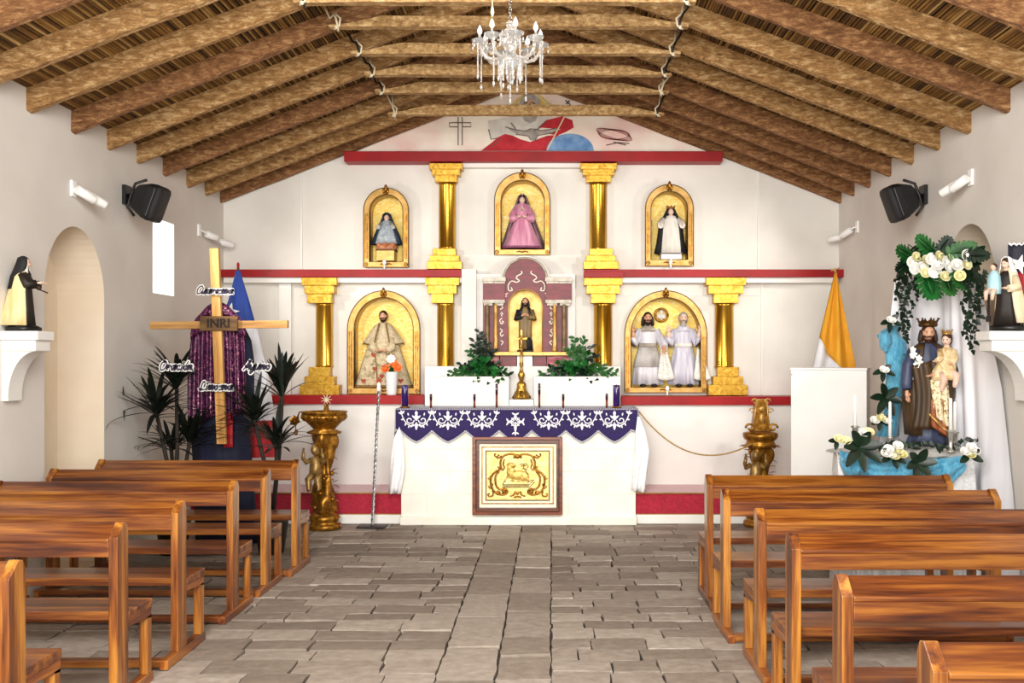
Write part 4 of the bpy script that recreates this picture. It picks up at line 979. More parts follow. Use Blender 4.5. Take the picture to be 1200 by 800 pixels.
for px,lab in ((474.5,'thick purple pillar candle on the altar corner near the palms'),(722.5,'thick purple pillar candle on the altar corner near the two saints')):
    Yc=9.66; b=V((X(px,Yc),Yc,AZ+.006)); z1=Z(451,Yc)
    t=thing('pillar_candle',lab,'candle',b,'purple pillar candles')
    obj('wax',M().lathe([(.034,b.z+.012),(.035,z1-.006),(.03,z1),(.008,z1-.004)],(b.x,b.y,0),20),PURC,t)
    obj('dish',M().lathe([(.045,b.z),(.05,b.z+.012),(.036,b.z+.014)],(b.x,b.y,0),20),GOLDD,t); obj('wick',M().tube([V((b.x,b.y,z1-.006)),V((b.x+.002,b.y,z1+.008))],.0025,5),BLACKC,t)
# white stepped blocks behind
t=thing('predella','long white block running behind the altar below the tabernacle','block',(X(612,10.3),10.3,0))
x0,x1=X(497.5,10.3),X(727.5,10.3)
obj('block',M().box(x0,x1,10.3,10.55,0,Z(429,10.3)),PAINT,t,bevel=.006)
PBZ=Z(441,10.1)
sA=thing('white_stand','white block behind the altar under the foliage on the palms side','block',(X(547,10.1),10.1,0),'white blocks behind the altar')
obj('block',M().box(X(498,10.1),X(596.5,10.1),10.1,10.295,0,PBZ),PAINT,sA,bevel=.005)
sB=thing('white_stand','white block behind the altar under the foliage on the statue side','block',(X(676,10.1),10.1,0),'white blocks behind the altar')
obj('block',M().box(X(626,10.1),X(727,10.1),10.1,10.295,0,PBZ),PAINT,sB,bevel=.005)
sC=thing('low_step','low white step between the two white blocks, under the gold crucifix','block',(X(611,10.1),10.1,0))
SCZ=Z(468,10.1); obj('block',M().box(X(597,10.1),X(625.5,10.1),10.1,10.295,0,SCZ),PAINT,sC,bevel=.004)
# standing crucifix
Yk=10.19; b=V((X(611,Yk),Yk,SCZ))
t=thing('standing_crucifix','slim brass crucifix on a three-footed base between the white blocks','crucifix',b)
BR=mk('brass','8A6420','C89C44',scale=20,rough=.3,metal=.8)
obj('foot',M().lathe([(.085,b.z+.0),(.08,b.z+.03),(.06,b.z+.07),(.045,b.z+.13),(.05,b.z+.16),(.022,b.z+.19)],(b.x,b.y,0),3 if False else 14),BR,t)
m=M()
for k in range(3):
    a=-PI/2+k*2*PI/3; d=V((cos(a),sin(a),0)); m.tube([b+d*.05+V((0,0,.08)),b+d*.085+V((0,0,.03)),b+d*.105+V((0,0,.012))],[.018,.016,.013],6); obj('claw_foot',m,BR,t); m=M()
obj('stem',M().lathe([(.018,b.z+.19),(.03,b.z+.22),(.038,b.z+.26),(.02,b.z+.29),(.012,b.z+.33),(.022,b.z+.36),(.014,b.z+.39),(.012,b.z+.5),(.02,b.z+.52),(.01,b.z+.54)],(b.x,b.y,0),12),BR,t)
obj('cross',M().box(b.x-.011,b.x+.011,b.y-.008,b.y+.008,b.z+.5,b.z+.72).box(b.x-.06,b.x+.06,b.y-.008,b.y+.008,b.z+.62,b.z+.642),BR,t,bevel=.003)
fg=M().ball(b+V((0,-.018,.655)),.012,8,6); fg.tube([b+V((0,-.016,.64)),b+V((0,-.018,.6)),b+V((.003,-.017,.56)),b+V((0,-.015,.52))],[.01,.013,.009,.006],7)
for s in (-1,1): fg.tube([b+V((s*.008,-.016,.632)),b+V((s*.05,-.014,.64))],[.006,.004],6)
obj('corpus',fg,GOLDF,t)
# foliage arrangements on the white blocks
def oval(t): return sin(PI*min(1,t*.92+.04))**.75
def foliage(label,c,spec):
    t=thing('foliage_arrangement',label,'foliage',c,'green foliage arrangements')
    c=V(c); obj('holder',M().lathe([(.05,c.z),(.06,c.z+.05),(.04,c.z+.06)],(c.x,c.y,0),12),LEAFD,t)
    for (nm,dx,dz,dy,n,mat,LL,WW) in spec:
        st=M(); lf=M(); e=c+V((dx,dy,dz)); k0=c+V((0,0,.05)); md=(k0+e)*.5+V((0,-.01,.05))
        P=[k0*(1-t_)**2+md*2*t_*(1-t_)+e*t_*t_ for t_ in [i/10 for i in range(11)]]
        st.tube(P,.0035,5); lf=st
        for i in range(n):
            q=.15+.85*i/(n-1); p=P[min(10,int(q*10))]; dr=(P[-1]-P[0]).normalized()
            s=1 if i%2 else -1; d=dr*.6+V((s*.8*abs(dr.z)+R.uniform(-.5,.5),R.uniform(-.8,.3),R.uniform(-.4,.5)+s*.6*abs(dr.x)))
            lf.leaf(p,d,V((0,-1,.4)),LL*R.uniform(.75,1.15),WW,R.uniform(0,.25),6,.2,oval)
        obj('leafy_branch',lf,mat,t)
def brs(tops,sides,s):
    o=[]
    for dx,dz in tops: o.append(('b',dx,dz,R.uniform(-.03,.05),15,LEAFD if R.random()<.6 else LEAFM,.075,.036))
    for dx,dz in sides: o.append(('b',dx,dz,R.uniform(-.1,-.03),12,LEAFM if R.random()<.5 else LEAFD,.08,.034))
    return o
k=1150/10.2
foliage('dark green foliage arrangement on the white block nearer the bearded coped statue',(X(566,10.2),10.2,PBZ),
  brs([(-.04,.46),(-.09,.36),(.04,.33),(-.14,.25),(.12,.27),(0,.38),(.07,.22)],[(-.3,.04),(-.34,.0),(-.22,.12),(.22,.05),(.26,.01),(.14,.12),(-.12,.08),(.05,.05),(-.04,-.03),(.1,-.05),(-.25,.0),(.18,-.02)],1)
  +[('g',.02,.16,-.09,7,LEAFG,.11,.06),('g',-.08,.1,-.09,7,LEAFG,.10,.05),('g',.12,.06,-.09,6,LEAFG,.12,.05)])
foliage('dark green foliage arrangement on the white block nearer the two saints',(X(676,10.2),10.2,PBZ),
  brs([(-.02,.40),(.08,.38),(.16,.31),(-.07,.28),(.05,.28),(.12,.24),(.2,.2)],[(-.36,.02),(-.27,.08),(-.18,.14),(.30,.05),(.40,.03),(.24,.1),(-.12,.05),(.05,.05),(.15,-.02),(-.05,.0),(.34,.0),(-.3,-.0)],1)
  +[('g',.06,.12,-.09,7,LEAFG,.11,.06),('g',-.1,.1,-.09,6,LEAFG,.09,.05)])
# white vase with orange flowers on the lower ledge
Yv=YL-.02; b=V((X(458.5,Yv)+.0,Yv+.02,Z(463,Yv-.03)))
t=thing('flower_vase','tall white tapered vase with orange and white flowers before the coped statue','vase',b)
obj('vessel',M().lathe([(.05,b.z),(.052,b.z+.02),(.066,b.z+.24),(.068,b.z+.245),(.06,b.z+.24),(.045,b.z+.05)],(b.x,b.y,0),24),mk('white_ceramic','DDE0E2','EDEFF0',rough=.3),t)
ORG=mk('orange_petal','D0481C','F08A3C',scale=20,rough=.6)
def bloom(m,c,r,n=8,layers=3,tilt=V((0,-1,.35))):
    c=V(c); ax=tilt.normalized(); u=ax.orthogonal().normalized(); w=ax.cross(u)
    for l in range(layers):
        q=1-.27*l
        for i in range(n-l):
            a=2*PI*(i+.5*l)/(n-l); d=(u*cos(a)+w*sin(a))*q+ax*(.35+.4*l)
            m.leaf(c,d,ax,r*q*1.05,r*.85*q,-.1,5,.35,oval)
    m.ball(c+ax*r*.25,r*.28,8,6); return m
def rosebud(m,c,r,ax=V((0,-.7,.7))):
    c=V(c); ax=ax.normalized(); u=ax.orthogonal().normalized(); w=ax.cross(u)
    m.ball(c+ax*r*.35,(r*.5,r*.5,r*.6),10,8)
    for l in range(3):
        n=4+l
        for i in range(n):
            a=2*PI*(i+.4*l)/n; o=u*cos(a)+w*sin(a); t_=w*cos(a)-u*sin(a)
            rr=r*(.5+.22*l); hh=r*(.95-.16*l)
            m.grid(lambda p,q:c+(o*cos((p-.5)*1.9)+t_*sin((p-.5)*1.9))*(rr*(.35+.65*q**.6+(.18*q**4)*l))+ax*(hh*q*(1-.25*(2*p-1)**2)-.1*r),5,4)
    return m
for i,(dx,dz,mt) in enumerate(((-.0,.37,ROSE),(.03,.32,ORG),(-.06,.27,ORG),(.07,.28,ORG))):
    e=b+V((dx,-.02,dz)); obj('flower_stem',M().tube([b+V((0,0,.1)),b+V((dx*.4,0,.26)),e],.004,5),STEM,t); obj('flower',bloom(M(),e,.05),mt,t)
m=M()
for i in range(26): m.leaf(b+V((0,0,.24)),V((R.uniform(-1,1),R.uniform(-.5,.3),R.uniform(.5,1.4))),V((0,-1,0)),R.uniform(.08,.16),.018,.3,5,.2)
obj('leaf_spray',m,LEAFM,t)
# star pick stuck beside the vase
e=at(444,446,Yv); sp=thing('star_pick','small orange star ornament before the embroidered cope','ornament',V((e.x,e.y,Z(463,Yv-.03))))
m=M()
for i in range(8):
    a=i*PI/4; m.leaf(e,V((cos(a),-.1,sin(a))),V((0,-1,0)),.04,.016,0,4,.1)
obj('star',m,HEART,sp); obj('white_holder',M().lathe([(.022,Z(463,Yv-.03)),(.024,Z(454,Yv)),(.012,Z(451,Yv))],(e.x,e.y,0),12),WMET,sp); obj('pick_stem',M().tube([e,V((e.x,e.y,Z(455,Yv)))],.004,5),STEM,sp)
# twisted metal stand
Ys=9.42; b=V((X(436,Ys),Ys,0)); e=at(444,456,Ys)
t=thing('twisted_stand','tall thin twisted metal pole on a flat black rectangular base','stand',b)
obj('flat_base',M().box(b.x-.135,b.x+.135,b.y-.09,b.y+.09,0.002,.022),BLACKC,t,bevel=.004)
m=M()
for ph in (0,PI):
    m.tube([b+V((.002,0,.02)).lerp(e-b,k/90)+V((.008*cos(k*.9+ph),.008*sin(k*.9+ph),0)) for k in range(91)],.0085,6)
obj('twisted_pole',m,mk('twisted_steel','6E6E70','D8D8DA',scale=60,rough=.3,metal=.8),t)
obj('socket',M().lathe([(.014,e.z-.02),(.02,e.z),(.014,e.z+.02),(.018,e.z+.05),(.004,e.z+.07)],(e.x,e.y,0),10),WMET,t)
# niche lamps
for cx,cy,Yl,lab in ((450.5,309,10.46,'small white bulb lamp before the niche of the grey-blue statuette'),(786,308.5,10.46,'small white bulb lamp before the niche of the black-veiled statuette'),(782,457,10.30,'small white bulb lamp before the niche of the two saints')):
    c=at(cx,cy,Yl); t=thing('niche_lamp',lab,'lamp',V((c.x,c.y,Z(cy+6,Yl))),'niche lamps on the ledges')
    obj('bulb',M().lathe([(.001,c.z+.045),(.016,c.z+.038),(.022,c.z+.018),(.016,c.z-.006),(.01,c.z-.012)][::-1],(c.x,c.y,0),14),WMET,t); obj('lamp_holder',M().lathe([(.01,Z(cy+6.2,Yl)),(.01,c.z-.01)],(c.x,c.y,0),10),WMET,t)
# ================================================================== GILT PEDESTALS
CHER=mk('cherub_gilt','6E5026','B08E52',scale=18,rough=.4,metal=.45)
def cherub(m,c,s,face=0):
    c=V(c); rot=Matrix.Rotation(face,4,'Z')
    n0=len(m.v)
    r=head(m,V((0,-.01,.30*s)),.13*s)
    m.tube([V((0,0,.235*s)),V((0,0,.2*s)),V((0,-.005,.13*s)),V((0,-.01,.07*s)),V((0,0,.03*s))],[.03*s,.055*s,.062*s,.066*s,.05*s],10)
    for q in (-1,1):
        m.tube([V((q*.05*s,0,.2*s)),V((q*.1*s,-.02*s,.17*s)),V((q*.11*s,-.07*s,.22*s)),V((q*.1*s,-.08*s,.28*s))],[.028*s,.026*s,.022*s,.016*s],8)
        m.tube([V((q*.03*s,-.005,.05*s)),V((q*.05*s,-.08*s,.0)),V((q*.055*s,-.05*s,-.09*s)),V((q*.05*s,-.08*s,-.11*s))],[.042*s,.036*s,.026*s,.018*s],8)
        hand(m,V((q*.1*s,-.08*s,.28*s)),(0,0,1),(0,-1,0),.05*s,.4,q)
    m.xf(Matrix.Translation(c)@rot,n0); return m
def pedestal(label,b,H,bowl):
    t=thing('gilt_pedestal',label,'pedestal',b); b=V(b); L=lambda p,n=24:M().lathe([(r,b.z+z) for r,z in p],(b.x,b.y,0),n)
    obj('round_base',L([(.155,0),(.165,.02),(.16,.05),(.13,.06),(.14,.085),(.15,.11),(.125,.14),(.09,.16),(.085,.19)]),GOLDD,t)
    m=M(); N=60; 
    rings=[]
    for i in range(N+1):
        z=.16+(H-.36)*i/N; tt=i/N; r=.075+.02*sin(tt*PI*3)+.05*max(0,tt-.7)+.02*max(0,.2-tt)*5
        rings.append([V((b.x+r*(1+.28*cos(3*a-z*9)+.1*cos(7*a+z*20))*cos(a),b.y+r*(1+.28*cos(3*a-z*9)+.1*cos(7*a+z*20))*sin(a),b.z+z)) for a in [2*PI*k/28 for k in range(28)]])
    m.loft(rings)
    obj('carved_shaft',m,GOLDD,t)
    m=M()
    for i in range(46):
        a=R.uniform(0,2*PI); z=R.uniform(.16,H-.2); rr=.085+.045*max(0,(z/H-.65)*3); p=b+V((rr*cos(a),rr*sin(a),z))
        m.leaf(p,V((cos(a),sin(a),R.uniform(-.6,.8))),V((0,0,1)),R.uniform(.05,.09),.045,.2,5,.3)
        if i%3==0: m.ball(p,R.uniform(.015,.028),8,6)
    obj('carved_leaves',m,GOLDD,t)
    obj('cherub',cherub(M(),b+V((-.06,-.075,H*.42)),.92,-.2),CHER,t,label='carved cherub clinging to the shaft')
    if bowl:
        obj('bowl',L([(.10,H-.25),(.16,H-.24),(.165,H-.225),(.10,H-.2),(.12,H-.18),(.19,H-.11),(.215,H-.04),(.218,H-.03),(.20,H-.04),(.16,H-.09),(.05,H-.11)],30),GOLDD,t)
        obj('bowl_molding',M().wrap([(b.z+H-.12,.185,.185,b.x,b.y),(b.z+H-.09,.212,.212,b.x,b.y),(b.z+H-.06,.208,.208,b.x,b.y)],n=128,folds=16,amp=.035,taper=False),GOLDD,t)
    else:
        obj('capital',L([(.10,H-.24),(.15,H-.22),(.14,H-.19),(.13,H-.17),(.155,H-.15),(.17,H-.12),(.165,H-.09),(.12,H-.08)],28),GOLDD,t)
        m=M()
        for i in range(10):
            a=2*PI*i/10; p=b+V((.14*cos(a),.14*sin(a),H-.24)); obj('acanthus_leaf',M().leaf(p,V((cos(a),sin(a),1)),V((0,0,1)),.1,.08,.6,6,.35),GOLDD,t)
        for s in (-1,1):
            m.tube([b+V((s*(.11+.045*cos(q)*(1-q/9)),-.06,H-.04+.045*sin(q)*(1-q/9))) for q in [i*.45 for i in range(15)]],.012,6); obj('scroll',m,GOLDD,t); m=M()
    return t
PH=Z(478,9.35)
pedestal('carved gilt pedestal with wide bowl and cherub, beside the red carpet step near the palms',(X(380,9.35),9.35,0),PH,True)
b=V((X(380,9.35),9.35,PH-.06))
t=thing('candle_star','small gilt candle holder with a star burst standing in the pedestal bowl','candle holder',b)
obj('holder',M().lathe([(.05,b.z-.03),(.045,b.z+.02),(.025,b.z+.05),(.02,b.z+.1)],(b.x+.02,b.y,0),14),GOLDD,t)
m=M(); c=b+V((.02,0,.14))
for i in range(9):
    a=i*2*PI/9; m.tube([c,c+V((.055*cos(a),0,.055*sin(a)))],[.006,.002],5)
obj('star_burst',m,mk('pale_star','C8B88A','EFE6C8',rough=.4),t)
t=thing('gilt_flower_branch','gilt flower ornament curling out over the pedestal bowl rim','ornament',b+V((-.2,-.05,.05)))
c=at(346,494,9.3); m=M().tube([b+V((-.16,-.05,.0)),b+V((-.22,-.05,.03)),c],.008,6); obj('curled_stem',m,GOLDD,t); obj('flower',bloom(M(),c,.055,6,2),GOLDD,t); obj('pendant_bud',M().tube([c,c+V((.01,-.01,-.09))],.005,5).ball(c+V((.01,-.01,-.1)),(.018,.018,.03),8,6),GOLDD,t)
bx=X(891,9.5); PH2=Z(496,9.5)
pedestal('carved gilt pedestal with cherub standing beyond the altar near the white lectern',(bx,9.5,0),PH2,False)
c=V((bx,9.5,PH2-.075))
t=thing('gilt_stand','gilt scrolled lectern stand on top of the carved pedestal near the white lectern','stand',c)
obj('tapered_body',M().loft([[c+V((sx*w,sy*.05,z)) for sx,sy in ((-1,-1),(1,-1),(1,1),(-1,1))] for w,z in ((.10,0),(.085,.04),(.065,.18),(.055,.31))],True,True,False),GOLDD,t,bevel=.005)
m=M()
for s in (-1,1):
    m.tube([c+V((s*.075,-.055,.02)),c+V((s*.05,-.055,.3))],.009,6)
    m.tube([c+V((s*(.06+.032*cos(q)*(1-q/9)),-.045,.29+.032*sin(q)*(1-q/9))) for q in [i*.45 for i in range(14)]],.007,6)
    m.tube([c+V((s*(.085+.03*cos(q)*(1-q/9)),-.045,.2+.03*sin(q)*(1-q/9))) for q in [i*.45 for i in range(14)]],.007,6)
obj('scrolls',m,GOLDF,t)
m=M().ball(c+V((0,-.06,.13)),(.03,.02,.05),10,8).ball(c+V((0,-.058,.22)),(.035,.02,.03),10,8); obj('raised_ornament',m,GOLDF,t)
# cord
p0=at(748,481,9.56)+V((0,-.01,0)); p1=at(881,520,9.40); pts=[p0.lerp(p1,i/30)+V((0,-.02*sin(PI*i/30),-.36*4*(i/30)*(1-i/30)*.62*(1+.25*(1-i/30)))) for i in range(31)]
t=obj('barrier_cord',M().tube(pts,.0075,8),mk('golden_cord','8A6C3C','B8965A',scale=120,rough=.8),loc=p0); tag(t,'thin golden cord sagging from the altar corner to the gilt pedestal','cord')
# ================================================================== CHANDELIER
YH=6.32; c0=V((X(598,YH),YH,0)); s1=YH/F
def HZ(py): return Z(py,YH)
ch=thing('chandelier','crystal chandelier with curved arms hanging under the collar beams','chandelier',(c0.x,c0.y,HZ(75)))
H_=lambda prof,n=14:M().lathe([(r*s1,HZ(p)) for r,p in prof],(c0.x,c0.y,0),n)
m=M(); z=HZ(25); zt=zroof(c0.x)-.1; k=0
while z<zt:
    a=(k%2)*PI/2; m.tube([V((c0.x+.009*cos(t)*cos(a),c0.y+.009*cos(t)*sin(a),z+.016+.018*sin(t))) for t in [2*PI*i/8 for i in range(9)]],.0035,4); z+=.026; k+=1
obj('chain',m,CHROME,ch)
obj('centre_column',H_([(4,82),(7,80),(11,76),(12,72),(8,68),(4,64),(7,58),(9,54),(6,49),(4,46),(6,42),(9,38),(6,34),(4,31),(6,28),(3,25)][::1]),GLASS,ch)
obj('glass_bowl',H_([(2,80),(9,79),(13,74),(14,70),(13,69)]),GLASS,ch)
def beads(m,p,L,r=.0062,drop=True):
    n=max(2,int(L/(r*2.1))); 
    for i in range(n): m.ball(p-V((0,0,r*2.1*i)),r,6,5)
    if drop: m.ball(p-V((0,0,L+.012)),(r*1.5,r*1.5,r*3.2),6,5)
arms=[(200,30),(250,36),(300,33),(340,30),(20,36),(70,30),(110,32),(155,36)]
tips=[(-34,45),(-26,40),(-14,50),(9,39),(35,40),(20,48),(-8,52),(26,44)]
for k,(a,_) in enumerate(arms):
    a=math.radians(k*45+12); R_=36*s1; d=V((cos(a),sin(a),0)); e=c0+d*R_
    zc=HZ(52); p=lambda r,py:c0+d*(r*s1)+V((0,0,HZ(py)))
    obj('arm',M().tube([p(5,64),p(12,69),p(20,71),(p(28,69)),p(33,63),p(36,55)],[.012,.012,.012,.011,.010,.009],8),GLASS,ch)
    cup=obj('drip_cup',M().lathe([(.008,HZ(56)),(.02,HZ(55)),(.048,HZ(51)),(.054,HZ(49.5)),(.02,HZ(53))],(e.x,e.y,0),14),GLASS,ch)
    obj('candle_sleeve',M().lathe([(.009,HZ(52)),(.009,HZ(43))],(e.x,e.y,0),10),GLASS,cup)
    obj('flame_bulb',M().lathe([(.008,HZ(43)),(.016,HZ(40)),(.014,HZ(37)),(.002,HZ(32))],(e.x,e.y,0),10),BULB,cup)
    for j in range(5):
        m=M(); q=2*PI*j/5+k; beads(m,e+V((.05*cos(q),.05*sin(q),HZ(50.5))),.03+.02*(j%2),.005); obj('cup_crystal',m,GLASS,cup)
    obj('crystal_strand',beads_ if False else (lambda mm:(beads(mm,e+V((.03*cos(a+1),.03*sin(a+1),HZ(55))),(30+((k*13)%17))*s1*1.15),mm)[1])(M()),GLASS,ch)
    m=M(); 
    beads(m,p(14,66),(14+((k*7)%9))*s1*1.6); obj('crystal_strand',m,GLASS,ch)
    m=M()
    for i in range(9):
        t=i/8; q=p(8+26*t,40+8*t+14*sin(PI*t)*.6); m.ball(q,.0065,6,5)
    obj('crystal_swag',m,GLASS,ch)
m=M(); beads(m,c0+V((0,0,HZ(82))),34*s1); obj('crystal_strand',m,GLASS,ch)
m=M()
for j in range(10):
    q=2*PI*j/10; 
    m=M(); beads(m,c0+V((11*s1*cos(q),11*s1*sin(q),HZ(38))),.05,.0065); obj('column_crystal',m,GLASS,ch); m=M(); beads(m,c0+V((12*s1*cos(q),12*s1*sin(q),HZ(73))),.07,.0065); obj('column_crystal',m,GLASS,ch)
t=thing('hanging_cord','short pale tassel cord hanging beside the chandelier chain','cord',(X(577,6.1),6.1,Z(12,6.1)))
c=V((X(577,6.1),6.1,0)); obj('cord',M().tube([c+V((0,0,Z(8,6.1))),c+V((.003,0,4.1)),c+V((0,0,4.32))],.004,6),ROPE,t); obj('tassel',M().lathe([(.003,Z(20,6.1)),(.013,Z(15,6.1)),(.009,Z(10,6.1)),(.004,Z(6,6.1))],(c.x,c.y,0),10),ROPE,t)
# ================================================================== SPEAKERS AND SPOTS
def speaker(side,lab):
    s=-1 if side=='l' else 1; xw=XL if s<0 else XR; Yk=8.15; zc=2.965
    t=thing('wall_speaker',lab,'speaker',(xw,Yk,zc),'black wall speakers')
    i=-s
    obj('wall_bracket',M().box(min(xw,xw+i*.03),max(xw,xw+i*.03),Yk-.06,Yk+.06,zc-.07,zc+.09).tube([V((xw+i*.02,Yk,zc)),V((xw+i*.07,Yk-.0,zc)),V((xw+i*.1,Yk-.03,zc))],.025,8),BLACK,t)
    # body: trapezoid cabinet seen from the side, tilted down, facing across the nave
    rings=[]
    for (d,w,h) in ((0,.05,.06),(.03,.08,.10),(.14,.115,.145),(.20,.12,.155)):
        rings.append([V((w*sx,-d,h*sz)) for sx,sz in ((-1,-.8),(-.8,-1),(.8,-1),(1,-.8),(1,.8),(.8,1),(-.8,1),(-1,.8))])
    mt=Matrix.Translation((xw+i*.09,Yk-.02,zc))@Matrix.Rotation(s*-math.radians(88),4,'Z')@Matrix.Rotation(math.radians(20),4,'X')
    obj('cabinet',M().loft(rings,True,True,False).xf(mt),BLACK,t,bevel=.008)
    g=M(); rg=[]
    for d,k in ((.20,1.0),(.235,.92),(.25,.6),(.252,.1)): rg.append([V((.118*k*sx,-d,.152*k*sz)) for sx,sz in ((-1,-.8),(-.8,-1),(.8,-1),(1,-.8),(1,.8),(.8,1),(-.8,1),(-1,.8))])
    obj('grille',g.loft(rg,True,True,True).xf(mt),mk('black_mesh','101012','1E1E20',scale=300,rough=.6,bump=.4),t)
    obj('yoke',M().tube([mt@V((.0,-.05,.16)),mt@V((0,.03,.1)),mt@V((0,.035,0)),mt@V((0,.03,-.1)),mt@V((0,-.05,-.155))],.012,6),BLACK,t)
speaker('l','black loudspeaker on the window-side wall beside the slit window'); speaker('r','black loudspeaker on the wall above the draped statue')
def spotl(px,py,side,dirs,lab,n=2):
    s=-1 if side=='l' else 1; xw=XL if s<0 else XR; Yk=abs(xw)*F/abs(px-PX); zc=Z(py,Yk); i=-s
    t=thing('spotlight',lab,'spotlight',(xw,Yk,zc),'white wall spotlights')
    obj('wall_plate',M().box(min(xw,xw+i*.02),max(xw,xw+i*.02),Yk-.035,Yk+.035,zc-.06,zc+.06),WMET,t,bevel=.004)
    if n==3:
        obj('rail',M().tube([V((xw+i*.015,Yk,zc)),V((xw+i*.05,Yk,zc-.005)),V((xw+i*.06,Yk+.25,zc-.05)),V((xw+i*.06,Yk+.5,zc-.08))],.010,6),WMET,t)
    for k,(dy,dx,dz) in enumerate(dirs):
        p=V((xw+i*.06,Yk+dy,zc-.02-.07*dy)); e=p+V((i*dx,.10,dz)); ax=(e-p).normalized()
        obj('lamp_arm',M().tube([V((xw+i*.015,Yk+dy*.9,zc-.05*dy)),p],.010,6),WMET,t)
        can=obj('lamp_can',M().tube([p-ax*.03,p-ax*.028,e-ax*.005,e],[.026,.034,.034,.030],14),WMET,t)
        obj('lens',M().tube([e,e+ax*.003],[.026,.024],14),CHROME,can)
spotl(84.5,221,'l',((.0,.06,-.05),(.12,.09,-.06)),'white twin spotlight high on the window-side wall, nearer the viewer than the speaker')
spotl(1139,208,'r',((.0,.05,-.05),(.10,.09,-.06)),'white twin spotlight high on the draped-statue wall, nearer the viewer than the speaker')
spotl(232.5,270,'l',((.12,.05,-.02),(.5,.09,-.03)),'white spotlight rail above the wooden cross near the altarpiece',3)
spotl(1005.5,266,'r',((.10,.05,-.04),(.42,.09,-.02)),'white spotlight rail above the yellow flag near the altarpiece',3)
# ================================================================== CORBEL SHELVES AND THEIR STATUES
def corbel(s,lab):
    xw=XL if s<0 else XR; p=.243 if s<0 else .292; i=-s; y0,y1=6.31,6.50; zt=1.798
    t=thing('corbel_shelf',lab,'shelf',(xw,y0,1.346),'plastered corbel shelves')
    q=lambda d,z:(xw+i*d,z)
    obj('top_slab',M().prism([q(0,zt-.06),q(p,zt-.06),q(p,zt),q(0,zt)],y0-.012,y1+.012,'y'),PAINT,t,bevel=.006)
    obj('second_slab',M().prism([q(0,zt-.13),q(p-.02,zt-.13),q(p-.02,zt-.06),q(0,zt-.06)],y0,y1,'y'),PAINT,t,bevel=.006)
    pts=[q(0,1.346),q(.04,1.346)]+[q(.04+(p-.06)*(1-cos(a)),1.37+(zt-.13-1.37)*sin(a)) for a in [PI/2*k/10 for k in range(11)]]+[q(p-.03,zt-.13),q(0,zt-.13)]
    obj('curved_bracket',M().prism(pts,y0+.012,y1-.012,'y'),PAINT,t)
corbel(-1,'white plastered corbel shelf carrying the nun statue on the window-side wall'); corbel(1,'white plastered corbel shelf carrying the veiled virgin statue beside the draped table')
ZS=1.800
def side_statue(name,lab,b,yaw,build):
    t=thing(name,lab,'statue',b); n0=len(bpy.data.objects); build(t,V((0,0,0)))
    # built around the origin, then carried to its place
    mt=Matrix.Rotation(yaw,4,'Z')
    for ch_ in list(t.children_recursive):
        for v in ch_.data.vertices: v.co=mt@(v.co+V(b))
    return t
def nun(t,b):
    obj('rock_base',M().wrap([(0,.11,.10),(.02,.115,.105),(.035,.09,.08),(.045,.05,.05)],n=24,folds=5,amp=.06),BLACKC,t)
    obj('habit',M().wrap([(.03,.075,.07),(.15,.066,.06),(.28,.058,.05),(.37,.06,.045),(.405,.03,.03)],n=40,folds=7,amp=.05),BRNH,t)
    obj('cream_cloak',M().wrap([(.035,.10,.115,0,.03),(.13,.09,.095,0,.022),(.25,.078,.072,0,.015),(.35,.068,.055,0,.008),(.395,.04,.04,0,.004)],.95,2*PI-.95,36,7,.05),CRM,t,solid=.006)
    m=M(); r=head(m,(0,-.01,.44),.072); m.tube([(0,0,.39),(0,-.005,.42)],.02,8); hd=obj('head',m,SKINP,t); face_parts(t,(0,-.01,.44),.072,r,hd,HAIR)
    obj('wimple',M().wrap([(.375,.045,.045,0,-.002),(.41,.034,.04,0,-.004),(.44,.032,.036,0,0),(.475,.022,.028,0,.0)],.75,2*PI-.75,24),OFFW,t,solid=.004)
    obj('black_veil',M().wrap([(.27,.066,.05,0,.04),(.35,.062,.05,0,.025),(.41,.044,.045,0,.008),(.445,.036,.041,0,.0),(.475,.026,.034,0,0),(.487,.008,.01,0,0)],.75,2*PI-.75,30,5,.03),BLKV,t,solid=.005)
    for s in (-1,1):
        obj('sleeve',M().tube([(s*.05,0,.365),(s*.065,-.035,.30),(s*.04,-.085,.31)],[.026,.03,.024],10),BRNH,t)
        obj('hand',hand(M(),(s*.035,-.095,.313),(-s*.2,-1,.1),(0,0,1),.045,.4,s),SKINP,t)
    obj('cross_and_roses',M().tube([(.0,-.075,.28),(.0,-.145,.25)],.005,6).tube([(-.03,-.12,.262),(.03,-.12,.262)],.004,6).ball((.01,-.09,.285),.018,8,6),HAIRB,t)
side_statue('nun_statue','nun statue with black veil and cream cloak, seen in profile on the corbel shelf',V((X(27,6.4)+.0,6.405,ZS)),math.radians(104),nun)
VCL=mk('ivory_cloak','D8C098','F0E2C4',scale=5,stretch=(5,5,.4),rough=.6)
